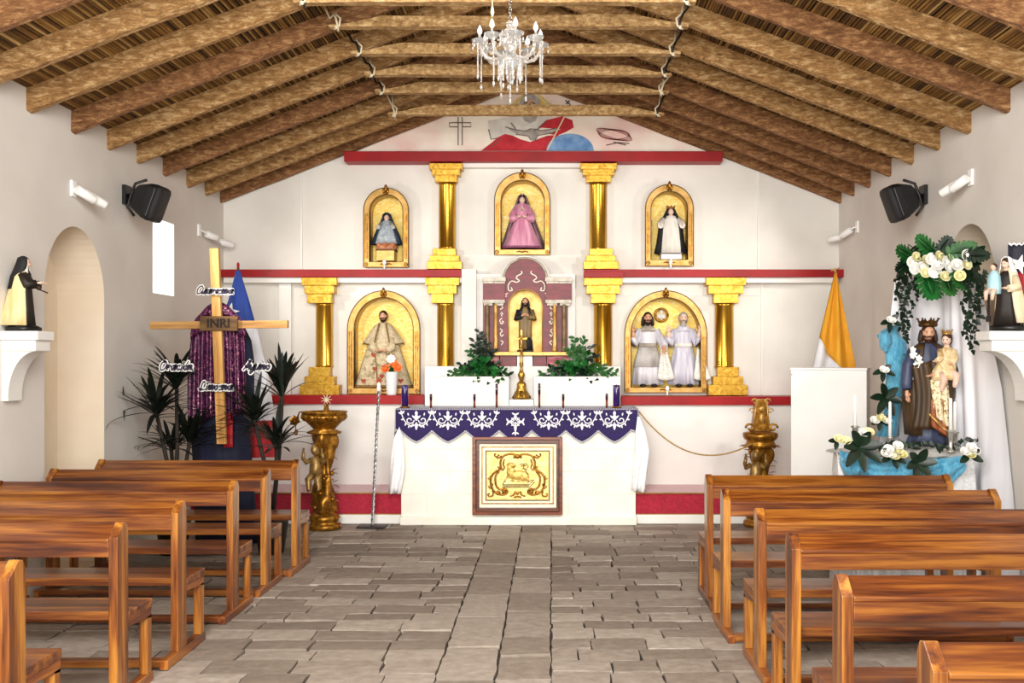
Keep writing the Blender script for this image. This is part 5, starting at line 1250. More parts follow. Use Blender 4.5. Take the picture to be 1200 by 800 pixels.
def virgin(t,b):
    obj('dark_base',M().wrap([(0,.115,.085),(.03,.115,.085),(.035,.1,.075)],n=24),BLACKC,t)
    obj('habit',M().wrap([(.035,.085,.07),(.15,.07,.06),(.26,.058,.05),(.345,.062,.045),(.39,.03,.03)],n=40,folds=7,amp=.05),BRNH,t)
    obj('cream_cloak',M().wrap([(.05,.115,.075,.02,.03),(.16,.095,.07,.012,.02),(.27,.08,.06,.006,.012),(.37,.058,.045,0,.004),(.41,.036,.038,0,.002)],0.65,2*PI-.95,36,7,.05),VCL,t,solid=.006)
    m=M(); r=head(m,(0,-.012,.435),.07,tilt=.2); m.tube([(0,0,.385),(0,-.005,.415)],.02,8); hd=obj('head',m,SKINP,t); face_parts(t,(0,-.012,.435),.07,r,hd,HAIRB)
    obj('hair',hair_mesh(V((0,-.01,.437)),.07,r),HAIRB,t)
    obj('white_veil',M().wrap([(.29,.07,.05,0,.03),(.38,.055,.048,0,.012),(.43,.037,.043,0,.004),(.47,.028,.036,0,0),(.487,.008,.01)],.9,2*PI-.9,30,5,.04),LINEN,t,solid=.005)
    m=M(); c=V((-.055,-.055,.34)); r=head(m,c+V((0,-.005,.075)),.05); hd=obj('child_head',m,SKINP,t); face_parts(t,c+V((0,-.005,.075)),.05,r,hd); obj('child_hair',hair_mesh(c+V((0,-.003,.076)),.05,r),HAIRB,t)
    obj('child_tunic',M().wrap([(.24,.045,.04,-.05,-.055),(.30,.046,.04,-.052,-.055),(.36,.04,.032,-.055,-.055),(.395,.016,.016,-.055,-.055)],n=28,folds=6,amp=.05),LBLUE,t)
    m=M()
    for s in (-1,1): m.tube([c+V((s*.02,-.01,-.07)),c+V((s*.025,-.05,-.09)),c+V((s*.022,-.055,-.14))],[.018,.016,.01],8)
    obj('child_legs',m,SKINP,t)
    for s in (-1,1):
        obj('sleeve',M().tube([(s*.05,0,.35),(s*.085,-.02,.28),(s*.06,-.075,.27)],[.026,.03,.024],10),VCL if s>0 else BRNH,t); obj('hand',hand(M(),(s*.055,-.085,.272),(-s*.3,-1,.1),(0,0,1),.045,.4,s),SKINP,t)
    obj('scapular',M().grid(lambda u,v:V((-.085+.02*u,-.085-.0*v,.25-.17*v)),2,8).box(-.092,-.06,-.088,-.082,.06,.1),BRNH,t)
side_statue('virgin_statue','virgin statue in white veil and cream cloak carrying a blue-clad child on the corbel shelf',V((X(1180,6.4),6.40,ZS)),math.radians(-58),virgin)
# small flag-coloured drape at the picture's edge
b=V((X(1196,6.43),6.455,ZS)); t=thing('draped_banner','small navy and red banner with a white star behind the virgin statue','banner',b)
z0,z1=Z(345,6.45),Z(285,6.45); zm=Z(318,6.45)
fn=lambda z0_,z1_:(lambda u,v:V((b.x-.07+.20*u,b.y+.012*sin(u*10)-.0,z0_+(z1_-z0_)*v)))
obj('navy_cloth',M().grid(fn(zm,z1),14,4),mk('navy_cloth','141424','1E2034',scale=20,rough=.7),t,solid=.004); obj('red_cloth',M().grid(lambda u,v:V((b.x-.02+.15*u,b.y+.012*sin(u*10)-.002,z0+(zm-z0)*v)),14,4),mk('red_cloth','8E1420','B01E2C',scale=20,rough=.7),t,solid=.004)
def starpts(r,rot=0): return [((r if k%2==0 else r*.4)*sin(rot+k*PI/5),(r if k%2==0 else r*.4)*cos(rot+k*PI/5)) for k in range(10)]
obj('white_star',M().flat(starpts(.07,.3),lambda u,v:V((b.x-.005+u,b.y-.02,Z(310,6.45)+v))),LINEN,t)
obj('lace_edge',M().tube([V((b.x-.07+.2*i/12,b.y-.008,z1-.012*(i%2))) for i in range(13)],.008,5),LINEN,t)
obj('stand',M().tube([V((b.x+.03,b.y+.01,ZS)),V((b.x+.03,b.y+.01,z1))],.006,6).box(b.x-.03,b.x+.09,b.y-.03,b.y+.05,ZS-.001,ZS+.012),BLACKC,t)
# ================================================================== LENTEN CROSS, CLOTH, SIGNS
YX=8.25
cp=V((X(254,YX),YX,Z(520,YX)))
t=thing('wooden_cross','tall raw pine cross with long horizontal beam, standing before the purple cloth','cross',cp)
pa,pb=at(251.5,291,YX),at(260,520,YX); w=.038
m=M().loft([[V((p.x+sx*w,p.y+sy*.022,p.z)) for sx,sy in ((-1,-1),(1,-1),(1,1),(-1,1))] for p in (pb,pa)],True,True,False); obj('upright_beam',m,RAW,t,bevel=.003)
a,b_=at(174,381,YX),at(336,379.5,YX); m=M().loft([[V((p.x,p.y+.046+sy*.022,p.z+sz*.032)) for sy,sz in ((-1,-1),(1,-1),(1,1),(-1,1))] for p in (a,b_)],True,True,False); obj('cross_beam',m,RAWX,t,bevel=.003)
pl_=at(256.5,379,YX-.03); pq=obj('inscription_plaque',M().box(pl_.x-.157,pl_.x+.157,pl_.y-.012,pl_.y+.008,pl_.z-.062,pl_.z+.062),mk_wood('old_plaque','3E2A12','6A4A22','8E6A36','x',rough=.7,coat=0),t,bevel=.004,label='weathered wooden plaque reading INRI')
obj('inscription',upright(text_mesh('INRI',.105,.002,0,.004),(pl_.x,pl_.y-.014,pl_.z)),mk('carved_dark','1C1208','2A1C0E',rough=.8),pq)
LETT=mk('dark_plum_letter','1E1430','2A1C40',rough=.5)
GLY={'C':(1.2,[[(1.1,1.45),(.8,1.8),(.3,1.6),(.05,.9),(.2,.15),(.65,0),(1.15,.4)]]),'u':(.95,[[(0,1),(0,.35),(.2,0),(.5,.15),(.75,1)],[(.75,1),(.72,.2),(.95,0)]]),
'a':(1.0,[[(.75,.85),(.45,1),(.1,.75),(.05,.25),(.3,0),(.6,.25),(.78,1)],[(.78,1),(.75,.2),(1,.05)]]),'r':(.72,[[(.05,1),(.12,0)],[(.12,.55),(.35,.95),(.65,.95)]]),
'e':(.8,[[(.05,.5),(.6,.6),(.6,.9),(.35,1),(.05,.7),(.08,.2),(.4,0),(.75,.25)]]),'s':(.72,[[(.6,.9),(.35,1),(.15,.8),(.5,.45),(.55,.15),(.25,0),(0,.15)]]),
'm':(1.2,[[(.05,1),(.08,0)],[(.08,.6),(.3,1),(.5,.8),(.5,0)],[(.5,.6),(.72,1),(.95,.8),(.95,.15),(1.1,.05)]]),'O':(1.3,[[(.65,1.8),(.15,1.4),(.05,.6),(.35,0),(.9,.2),(1.15,1.0),(.95,1.6),(.65,1.8),(.4,1.65)]]),
'c':(.75,[[(.6,.85),(.35,1),(.08,.75),(.08,.25),(.35,0),(.7,.25)]]),'i':(.42,[[(.08,1),(.1,.2),(.3,.02)],[(.14,1.4),(.17,1.5)]]),'o':(.8,[[(.35,1),(.07,.75),(.07,.25),(.35,0),(.62,.3),(.6,.75),(.35,1)]]),
'n':(.88,[[(.05,1),(.08,0)],[(.08,.6),(.35,1),(.6,.8),(.6,.15),(.8,.03)]]),'A':(1.25,[[(0,0),(.3,.5),(.85,1.8)],[(.85,1.8),(1.0,.6),(1.1,0)],[(.25,.6),(1.0,.7)]]),
'y':(.92,[[(0,1),(.05,.4),(.3,.1),(.65,.4),(.75,1)],[(.75,1),(.6,-.3),(.3,-.75),(.05,-.5),(.4,-.1),(.9,.1)]]),'L':(1.2,[[(.7,1.6),(.55,1.8),(.35,1.5),(.3,.5),(.1,.1),(0,.15),(.25,.1),(.7,0),(1.05,.25)]])}
GLY['ó']=(.8,GLY['o'][1]+[[(.35,1.35),(.55,1.75)]])
def script(word,c,u):          # brush lettering built stroke by stroke; u = x-height
    wd=sum(GLY[g][0]+.12 for g in word); x=-wd/2; A_,B_=M(),M()
    for g in word:
        w,ss=GLY[g]
        for st in ss:
            pts=[((x+a+.3*b-.25)*u,(b-.6)*u) for a,b in spl(st,5)]
            n=len(pts); A_.ribbon(pts,.25*u,lambda a,b:(c.x+a,c.y-.004,c.z+b)) 
            ext=[(2*pts[0][0]-pts[1][0],2*pts[0][1]-pts[1][1])]+pts+[(2*pts[-1][0]-pts[-2][0],2*pts[-1][1]-pts[-2][1])]
            B_.ribbon(ext,.72*u,lambda a,b:(c.x+a,c.y,c.z+b))
            for q in pts[::2]: B_.flat([(q[0]+.36*u*cos(k*PI/5),q[1]+.36*u*sin(k*PI/5)) for k in range(10)],lambda a,b:(c.x+a,c.y+.0005,c.z+b))
        x+=w+.12
    return A_,B_
for wd,px,py,yy in (('Cuaresma',253,341,YX-.06),('Oración',208,430,YX-.42),('Ayuno',302.5,429.5,YX-.42),('Limosna',254.5,453.5,YX-.06)):
    c=at(px,py,yy); t2=thing('word_sign','white cut-out paper sign with dark brush lettering reading %s'%wd,'sign',c)
    L_,B_=script(wd,c,{'Cuaresma':.036,'Oración':.040,'Ayuno':.040,'Limosna':.040}[wd])
    obj('paper_backing',B_,PAINT,t2); obj('lettering',L_,LETT,t2)
# navy draped support, purple sequined cloth
NAVY=mk('navy_drape','070A1C','10163A',scale=8,stretch=(5,5,.4),rough=.8)
bx,by=X(259,8.55),8.56
t=thing('draped_stand','tall stand draped in dark navy cloth behind the wooden cross','stand',(bx,by,0))
zt=Z(365,8.5)
obj('navy_cloth',M().wrap([(.02,.27,.16,bx+.06,by),(.5,.25,.16,bx+.03,by),(.95,.25,.15,bx,by),(1.2,.285,.13,bx,by),(1.6,.285,.11,bx,by),(1.78,.26,.10,bx,by),(1.9,.2,.08,bx,by),(zt-.02,.10,.05,bx,by),(zt,.03,.02,bx,by)],n=60,folds=9,amp=.035),NAVY,t)
def mk_sequin():
    m,tt,p=base_mat('purple_sequin'); L=tt.links
    tc=node(tt,'ShaderNodeTexCoord'); v=node(tt,'ShaderNodeTexVoronoi'); v.inputs['Scale'].default_value=95; L.new(tc.outputs['Object'],v.inputs['Vector'])
    mp=node(tt,'ShaderNodeMapping'); mp.inputs['Scale'].default_value=(9,9,1.1); L.new(tc.outputs['Object'],mp.inputs[0])
    nz=node(tt,'ShaderNodeTexNoise'); nz.inputs['Scale'].default_value=1.6; nz.inputs['Detail'].default_value=3; L.new(mp.outputs[0],nz.inputs['Vector'])
    sp=node(tt,'ShaderNodeSeparateColor'); L.new(v.outputs['Color'],sp.inputs[0])
    a=node(tt,'ShaderNodeMath',operation='MULTIPLY'); L.new(nz.outputs[0],a.inputs[0]); L.new(sp.outputs[0],a.inputs[1])
    rp=node(tt,'ShaderNodeValToRGB'); e=rp.color_ramp.elements; e[0].position=.12; e[0].color=lin('2A0628'); e[1].position=.6; e[1].color=lin('D8A8B0'); x=e.new(.36); x.color=lin('5E1A4A'); x=e.new(.47); x.color=lin('8E4468')  # sequin sparkle put into the colour as pale vertical streaks
    L.new(a.outputs[0],rp.inputs[0]); L.new(rp.outputs[0],p.inputs['Base Color']); p.inputs['Metallic'].default_value=.35; p.inputs['Roughness'].default_value=.35
    b=node(tt,'ShaderNodeBump'); b.inputs['Strength'].default_value=.5; L.new(sp.outputs[0],b.inputs['Height']); L.new(b.outputs[0],p.inputs['Normal'])
    return m
SEQ=mk_sequin()
YP=8.37
t=thing('sequined_cloth','purple sequined cloth draped in an arch over the navy stand','cloth',(X(256,YP),YP,Z(365,YP)))
def drape(x0t,x1t,x0b,x1b,ytop,ybot,ph,bul):
    def fn(u,v):
        yt=ytop(u); xa=x0t+(x0b-x0t)*v**.5; xb=x1t+(x1b-x1t)*v**.5
        px=xa+(xb-xa)*u; py=yt+(ybot(u)-yt)*v
        return at(px,py,YP)+V((0,.022*sin(u*22+ph)*min(1,v*3)-bul*sin(PI*u)*.03-.02,0))
    return fn
def archy(u): return 360+22*abs(2*u-1)**2.2
obj('left_fall',M().grid(drape(226,256,221,257,lambda u:360+30*(1-u)**2.4,lambda u:492+6*sin(u*5),0,1),26,22),SEQ,t,solid=.004)
obj('right_fall',M().grid(drape(256,286,262,291,lambda u:360+30*u**2.4,lambda u:490+7*sin(u*5+1),1.4,1),26,22),SEQ,t,solid=.004)
m=M()
for k in range(4):
    m.tube([at(224+k*3+ (30-k*3)*(1-cos(a))*1.05,398-k*3-34*sin(a)+k*1.2,YP-.05) for a in [PI*i/16 for i in range(17)]],[.006+.032*sin(PI*i/16) for i in range(17)],8)
obj('gathered_top',m,SEQ,t)
rb=obj('red_ribbon',M().grid(lambda u,v:at(262+11*u,484+40*v,8.33)+V((0,.006*sin(u*6),0)),6,8),mk('red_ribbon','8E1018','B4161E',scale=9,rough=.6),loc=at(267,484,8.38),solid=.003); tag(rb,'red cloth strip hanging beside the foot of the wooden cross','ribbon')
# white paper-like bundle under the front pew
# ================================================================== FLAGS
FW=mk('flag_white','DCDCE2','F0F0F4',scale=5,stretch=(5,5,.5),rough=.7)
def cone(m,c,levs,n=30,folds=5,amp=.08,a0=0,a1=2*PI):
    return m.wrap([(z,rx,ry,cx,c.y) for z,rx,ry,cx in levs],a0,a1,n,folds,amp)
Yf=8.95
b=V((X(279,Yf),Yf,0)); t=thing('national_flag','furled blue, white and red flag with a white star behind the purple cloth','flag',b)
obj('pole',M().tube([V((b.x,Yf+.01,0)),at(279,312,Yf)],.012,8),mk('pole_wood','5E3A1C','7A4E28',rough=.5),t)
obj('finial',M().ball(at(279,311,Yf),(.014,.014,.03),8,6),RED,t)
zt,zm,zb,ze=Z(317,Yf),Z(377,Yf),Z(492,Yf),Z(535,Yf)
obj('blue_panel',M().wrap([(zm,.15,.07,X(279.5,Yf),Yf),(zm*.6+zt*.4,.095,.05,X(280,Yf),Yf),(zt,.018,.018,X(279,Yf),Yf)],n=40,folds=5,amp=.08,top=False),mk('flag_blue','0E2C7A','1C46A4',scale=5,stretch=(5,5,.5),rough=.7),t)
obj('white_panel',M().wrap([(zb,.20,.08,X(297,Yf),Yf),(zm*.5+zb*.5,.17,.075,X(292,Yf),Yf),(zm,.135,.066,X(283,Yf),Yf)],n=40,folds=5,amp=.08,top=False),FW,t)
obj('red_panel',M().wrap([(ze,.2,.09,X(299,Yf),Yf),(zb,.195,.078,X(297,Yf),Yf)],n=40,folds=5,amp=.08,top=False),mk('flag_red','9A1018','C41E26',scale=5,stretch=(5,5,.5),rough=.7),t)
c=at(269,365,Yf-.125); obj('white_star',M().flat(starpts(.085,.25),lambda u,v:V((c.x+u,c.y+.25*u,c.z+v))),FW,t)
Yf=9.3
b=V((X(979,Yf),Yf,0)); t=thing('yellow_white_flag','furled yellow and white flag on a pole behind the white lectern','flag',b)
obj('pole',M().tube([V((b.x+.02,Yf+.01,0)),at(979,318,Yf)],.012,8),mk('pole_pale','8A6A44','A88458',rough=.5),t)
obj('gilt_finial',M().ball(at(978.5,316.5,Yf),(.014,.014,.02),8,6).tube([at(974,317,Yf),at(984,314,Yf)],.008,6),GOLDF,t)
zt,zm,ze=Z(320,Yf),Z(434,Yf),Z(506,Yf); YEL=mk('flag_yellow','D88E0E','F0B22C',scale=5,stretch=(5,5,.5),rough=.7)
def flagfn(a,b_,c_,d_):
    return lambda u,v:(lambda px,py:at(px,py,Yf)+V((0,-.05*sin(u*13)*(.3+v)-.03*sin(PI*u),0)))(a(v)+(b_(v)-a(v))*u,c_(u)+(d_(u)-c_(u))*v)
xl=lambda v:978-32*v; xr=lambda v:980+25*v
def vfn(u,v):   # one cone, split by a slanting seam between yellow and white
    py=320+186*v; return at(978-44*v+ (2+82*v)*u if v<.62 else 978-44*v+(2+82*.62+10*(v-.62))*u,py,Yf)+V((0,-.05*sin(u*13)*(.2+v)-.03*sin(PI*u),0))
seam=lambda u:(403+ (u*30))
m1=M();m2=M()
def py_to_v(py): return (py-320)/186
m1.grid(lambda u,w: vfn(u,py_to_v(320+w*(min(395+58*u,506)-320))),24,16); m2.grid(lambda u,w: vfn(u,py_to_v((395+58*u)+w*(506-(395+58*u)))),24,12)
obj('yellow_panel',m1,YEL,t,solid=.004); obj('white_panel',m2,FW,t,solid=.004)
# ================================================================== WHITE LECTERN
Yl=8.25; lc=V((X(977,Yl),Yl+.1,0)); th=math.radians(24); zt=Z(431,8.15)
t=thing('white_lectern','tall plain white painted box lectern before the yellow flag','lectern',lc)
mt=Matrix.Translation(lc)@Matrix.Rotation(-th,4,'Z')
m=M().box(-.31,.31,-.12,.14,0,zt-.02).xf(mt); obj('body',m,PAINT,t,bevel=.006)
obj('top_board',M().box(-.315,.315,-.125,.145,zt-.02,zt).xf(mt),PAINT,t,bevel=.004)
for x,z in ((-.30,zt-.06),(-.12,.62),): obj('screw_cap',M().ball(mt@V((x,-.121,z)),.007,8,6),CHROME,t)
# ================================================================== PALM-LIKE PLANTS
def straptuft(m,c,n,L,W,dr,spread=1.0,zb=.35):
    for i in range(n):
        a=R.uniform(0,2*PI); e=R.uniform(-.25,1.25)*spread
        d=V((cos(a)*cos(e*.9),sin(a)*cos(e*.9)*.8,sin(e)*.9+zb))
        m.leaf(c+V((0,0,R.uniform(-.06,.06))),d,V((0,0,1)),L*R.uniform(.75,1.1),W*1.2,dr*R.uniform(.3,1.3),8,.25,lambda t:min(1,(.35+t*2.2))*(1-t**3)**.7+.02)
    for v in m.v: v.x=max(v.x,XL+.012)
    return m
def dracaena(label,b,tufts,kind):
    t=thing('potted_palm',label,'plant',b); b=V(b)
    obj('pot',M().lathe([(.10,b.z),(.105,b.z+.02),(.14,b.z+.26),(.15,b.z+.28),(.135,b.z+.28),(.12,b.z+.22)],(b.x,b.y,0),22),mk('dark_pot','1A1512','2A221C',rough=.5),t); obj('soil',M().lathe([(.001,b.z+.24),(.128,b.z+.235)],(b.x,b.y,0),16),HAIRB,t)
    for (px,py,Y,n,L,zb) in tufts:
        c=at(px,py,Y); q=b+V((0,0,.22)); obj('stem',M().tube([q,q.lerp(c,.5)+V((.02,0,.06)),c],[.02,.018,.016],8),mk('dark_stem','14100A','2A2014',rough=.8),t)
        obj('leaf_crown',straptuft(M(),c,n,L,.036,.32,1,zb),LEAFK,t)
dracaena('dark strap-leaved palm with three crowns at the window side of the cross',(X(203,8.15),8.15,0),[(183,482,8.1,44,.52,.25),(207,450,8.2,34,.42,.7),(222,518,8.2,40,.42,.3),(200,522,8.3,26,.4,.3)],0)
dracaena('dark strap-leaved palm with three crowns between the cross and the gilt bowl pedestal',(X(318,8.2),8.2,0),[(331,460,8.2,36,.46,.8),(298,492,8.05,38,.42,.3),(324,520,8.1,36,.40,.4)],1)
# ================================================================== SHRINE OF THE CROWNED STATUE
TZ=.925
TA,TB_,TC,TD=V((2.05,7.0,TZ)),V((2.96,6.90,TZ)),V((2.96,7.6,TZ)),V((2.2,7.6,TZ))
t=thing('shrine_table','plain wooden table hidden under the white shrine cloth','table',(2.5,7.2,0))
obj('tabletop',M().prism([(p.x+(.03 if p.x<2.5 else -.03),p.y+(.03 if p.y<7.3 else -.03)) for p in (TA,TB_,TC,TD)],TZ-.04,TZ-.012,'z'),RAWX,t)
for p in (TA,TB_,TC,TD):
    x=p.x+(.1 if p.x<2.5 else -.1); y=p.y+(.1 if p.y<7.3 else -.1); obj('leg',M().box(x-.025,x+.025,y-.025,y+.025,0,TZ-.04),RAW,t)
t=thing('shrine_cloth','white brocade cloth draped over the shrine table to the floor','tablecloth',(2.5,7.2,TZ))
def edge(u):   # walk round the table edge: D -> A -> B -> C
    L=[TD,TA,TB_,TC]; l=[(L[i+1]-L[i]).length for i in range(3)]; d=u*sum(l)
    for i in range(3):
        if d<=l[i] or i==2: return L[i]+(L[i+1]-L[i])*min(1,d/l[i])
        d-=l[i]
ctr=(TA+TB_+TC+TD)/4
def skirt(u,v):
    p=edge(u); o=(p-ctr); o.z=0; o.normalize()
    return p+o*(.012+.025*v+.028*sin(u*95+2*sin(u*17))*v**.6+.012*sin(u*37)*v)-V((0,0,(TZ-.02)*v))
obj('cloth_skirt',M().grid(skirt,180,10),BROC,t,solid=.003)
obj('cloth_top',M().flat([TA,TB_,TC,TD],lambda *p:V(p)+V((0,0,.001))) if False else M().add([TA,TB_,TC,TD],[(0,1,2,3)]),BROC,t)
# netting mound on top
nc=V((2.70,7.24,TZ))
t=thing('netting_cover','crumpled grey-white netting spread over the shrine table around the statue','netting',nc)
def mound(u,v):
    a=2*PI*u; r=v; x=.66*r*cos(a)*(1-.0); y=.37*r*sin(a)
    h=.045*max(0,1-max(0,(r-.45)/.55)**1.3) ; h+=.010*sin(a*9+r*14)*r+.006*sin(a*23+r*5)
    p=nc+V((x,y-.02*cos(a),max(.004,h)))
    p.x=min(p.x,2.95)
    return p
obj('netting',M().grid(mound,72,12),NET,t)
# white backdrop
def poly(P,t_):
    n=len(P)-1; k=min(int(t_*n),n-1); f=t_*n-k; return P[k].lerp(P[k+1],f)
bt=[V((2.70,7.72,2.22)),V((2.82,7.62,2.27)),V((2.93,7.38,2.29)),V((2.985,7.10,2.28)),V((3.0,6.83,2.20))]
bm_=[V((2.62,7.66,1.45)),V((2.80,7.67,1.45)),V((2.975,7.46,1.45)),V((3.03,7.1,1.45)),V((3.045,6.66,1.42))]
bb=[V((2.565,7.64,.93)),V((2.8,7.69,.93)),V((3.0,7.5,.6)),V((3.06,7.0,.1)),V((3.05,6.42,.03))]
t=thing('backdrop_curtain','tall white satin curtain hung as backdrop behind the crowned statue','curtain',(2.98,7.2,0))
def curt(u,v):
    a,b_,c=poly(bt,u),poly(bm_,u),poly(bb,u); w=v*2
    p=a.lerp(b_,w) if w<1 else b_.lerp(c,w-1)
    return p+V((-1,-.35,0))*(.030*sin(u*44+3*sin(u*9+v*1.2))*(.25+v*.9)*.8+.014*sin(u*21+v*3))+V((.0,0,0))
obj('satin_folds',M().grid(curt,130,24),SATIN,t)
def Yg(px): return 7.60-(px-1055)/95*.85
def gp(zx,zy,dy=-.12):
    px,py=1030+zx/5.33,270+zy/5.33; return at(px,py,Yg(px)+dy)
gl=thing('flower_garland','garland of broad green leaves, white roses and trailing ivy over the white curtain','garland',gp(340,230))
def monstera(c,d,L,W,up=V((0,-1,.3))):
    m=M(); d=V(d).normalized(); s=d.cross(V(up)).normalized(); u=s.cross(d).normalized(); c=V(c)-d*L*.4
    for k in range(7):
        t_=k/6
        for q in (-1,1):
            w=W*(.5*sin(PI*(.18+.78*t_))**.7+.0); p=c+d*(L*.95*t_); dd=(s*q*.9+d*(.15+.9*t_)).normalized()
            m.leaf(p-u*0,dd,u,w+.02,L*.2,.05,5,.1,lambda x:.85*sin(PI*(.12+.83*x))**.5)
    m.tube([c-d*.05,c+d*L*.95],.004,5)
    for q in (-1,1): m.leaf(c,d,u,L*.95,W*.38,0,6,.2,oval)
    return m
for zx,zy,d,L,W,mt in ((180,155,(-.5,-.2,.25),.17,.13,LEAFG),(305,105,(-.8,-.3,.6),.19,.13,LEAFG),(500,125,(.9,-.3,.25),.18,.12,LEAFM),(310,325,(.15,-.4,-.9),.20,.19,LEAFG),(430,320,(.1,-.4,-.9),.16,.11,LEAFM),(400,115,(.3,-.2,.7),.14,.1,LEAFD),(590,150,(.7,-.3,-.1),.15,.09,LEAFD),(500,300,(.3,-.4,-.7),.14,.10,LEAFM),(250,130,(.3,-.3,-.3),.13,.06,LEAFD),(160,220,(-.5,-.3,-.4),.14,.09,LEAFD)):
    obj('broad_leaf',monstera(gp(zx,zy,-.12),d,L,W),mt,gl)
m=M()
for k in range(190):
    zx=R.uniform(135,625); zy=215-45*sin((zx-135)/490*PI)+R.uniform(-62,75)
    m.leaf(gp(zx,zy,-.03),(R.uniform(-1,1),-.6,R.uniform(-1,.8)),V((0,-1,.3)),R.uniform(.06,.1),.045,.1,5,.2,oval)
obj('filler_foliage',m,LEAFD,gl)
for k,(zx,zy,y_) in enumerate(((210,198,0),(325,180,0),(268,232,0),(365,220,0),(428,200,0),(485,220,0),(545,162,0),(225,238,0),(350,262,0),(233,168,1),(293,188,1),(375,163,1),(458,168,1),(545,214,1),(290,265,1),(412,290,1),(505,285,1),(440,235,0))):
    obj('rose',rosebud(M(),gp(zx,zy,-.16),.037 if not y_ else .032,V((R.uniform(-.4,.4),-1,R.uniform(0,.5)))),ROSEY if y_ else ROSE,gl)
def ivy(pts,n,mat,parent,name='ivy_strand',s=.042):
    m=M().tube(pts,.0025,4)
    for i in range(n):
        t_=(i+.5)/n*(len(pts)-1); k=min(int(t_),len(pts)-2); p=V(pts[k]).lerp(V(pts[k+1]),t_-k)
        d=V((R.uniform(-1,1),-.5,R.uniform(-.9,.1)))
        m.leaf(p,d,V((R.uniform(-.3,.3),-1,.2)),s*R.uniform(.8,1.25),s*.95,.1,5,.15,lambda x:(1-x)**.7*min(1,x*4+.35)+.0)
    return obj(name,m,mat,parent)
for px,y0,y1 in ((1051,308,352),(1056,312,385),(1062,316,398),(1067,318,372),(1073,318,346),(1059,325,418),(1075,322,352),(1053,320,368)):
    Y=Yg(px)-.08; ivy([at(px+2*sin(k*1.7),y0+(y1-y0)*k/6,Y) for k in range(7)],int((y1-y0)/4.2),LEAFD,gl)
for px,y0,y1 in ((1130,318,390),(1134,318,405),(1139,312,412),(1143,312,402),(1147,312,372),(1151,315,360),(1146,320,345),(1136,320,360)):
    Y=Yg(px)-.08; ivy([at(px+2*sin(k*1.9+px),y0+(y1-y0)*k/6,Y) for k in range(7)],int((y1-y0)/4.2),LEAFD,gl)
# blue tulle
t=thing('blue_tulle_column','blue tulle gathered into an upright column beside the white curtain','tulle',at(1046,512,7.5))
P=[(1040,511),(1044,495),(1047,470),(1049,440),(1050,415),(1047,400),(1042,393),(1044,386),(1050,381)]; rr=[.075,.055,.062,.068,.075,.085,.075,.05,.02]
m=M(); pts=[at(a,b_,7.5) for a,b_ in P]
rings=[]
for i,p in enumerate(pts): rings.append([p+V((rr[i]*(1+.16*sin(5*a+i)+.1*sin(9*a))*cos(a),.7*rr[i]*sin(a),0)) for a in [2*PI*k/32 for k in range(32)]])
m.loft(rings); m.ball(at(1037,399,7.46),(.05,.05,.075),14,10,fn=lambda d,q:q*(1+.15*sin(d.x*9)+.15*sin(d.z*11)))
obj('gathered_tulle',m,TULLE,t)
t=thing('blue_tulle_swag','blue tulle swag looped along the front edge of the shrine table','tulle',at(1060,540,6.9))
def edgept(px):   # along the table's near edge by picture column
    f=(px-987)/(1158-987); return TA.lerp(TB_,f)
def swag(p0,p1,y0a,y0b,dep,ph):
    def fn(u,v):
        px=p0+(p1-p0)*u; e=edgept(px); Y=e.y-.05-.05*sin(PI*v)
        top=y0a+(y0b-y0a)*u; y=top+dep*v*(.45+.55*sin(PI*u)**.7)
        return at(px,y,Y)+V((0,-.014*sin(v*16+u*5+ph)-.012*sin(u*19+ph),0))
    return M().grid(fn,40,14)
obj('loop',swag(984,1012,527,535,32,0),TULLE,t,solid=.004); obj('loop',swag(1005,1084,535,540,34,1),TULLE,t,solid=.004); obj('loop',swag(1078,1131,539,533,34,2),TULLE,t,solid=.004)
# clusters of flowers
def biglef(c,dirs,L,W,mat,t,name='dark_leaf'):
    for d in dirs: obj(name,M().leaf(c,d,V((0,-1,.4)),L*R.uniform(.85,1.1),W,.12,8,.25,oval),mat,t)
def starry(n,a0=0): return [(cos(a0+2*PI*k/n),-.45,sin(a0+2*PI*k/n)) for k in range(n)]
t=thing('flower_cluster','dark broad leaf rosette with white roses at the outer corner of the shrine table','flowers',at(1008,525,6.9))
biglef(at(1008,523,6.87),starry(7,.3),.17,.07,LEAFD,t)
for px,py,mm in ((983,515,ROSEY),(991,517,ROSEY),(1013,508,ROSE),(1018,507,ROSEY)): obj('rose',rosebud(M(),at(px,py,6.86),.03),mm,t)
biglef(at(981,517,6.87),[(-1,-.3,.2),(-.3,-.4,-.8)],.07,.035,LEAFD,t)
t=thing('flower_cluster','spray of white and cream roses lying on the front of the shrine table','flowers',at(1046,533,6.85))
for px,py,mm in ((1038,532,ROSE),(1044,533,ROSE),(1052,528,ROSEY),(1057,533,ROSEY),(1052,523,ROSE),(1041,527,ROSE),(1048,535,ROSEY)): obj('rose',rosebud(M(),at(px,py,6.82),.03),mm,t)
biglef(at(1046,534,6.84),[(-1,-.4,-.3),(.9,-.4,-.4),(.2,-.5,-.8),(-.6,-.3,.5)],.10,.045,LEAFD,t)
t=thing('flower_cluster','single dark leaf rosette pinned on the blue tulle swag','leaves',at(1075,543,6.8))
biglef(at(1076,542,6.74),starry(6,.2),.125,.062,LEAFD,t)
t=thing('flower_cluster','pointed white roses at the inner front corner of the shrine table','flowers',at(1136,532,6.72))
for px,py,mm in ((1131,530,ROSE),(1137,533,ROSEY),(1142,529,ROSE),(1138,525,ROSE)): obj('rose',rosebud(M(),at(px,py,6.68),.03),mm,t)
biglef(at(1136,534,6.7),[(-1,-.4,-.4),(.95,-.4,-.3),(.4,-.4,.5)],.10,.05,LEAFD,t)
t=thing('flower_cluster','dark leaf rosette halfway up the blue tulle column','leaves',at(1038,466,7.4))
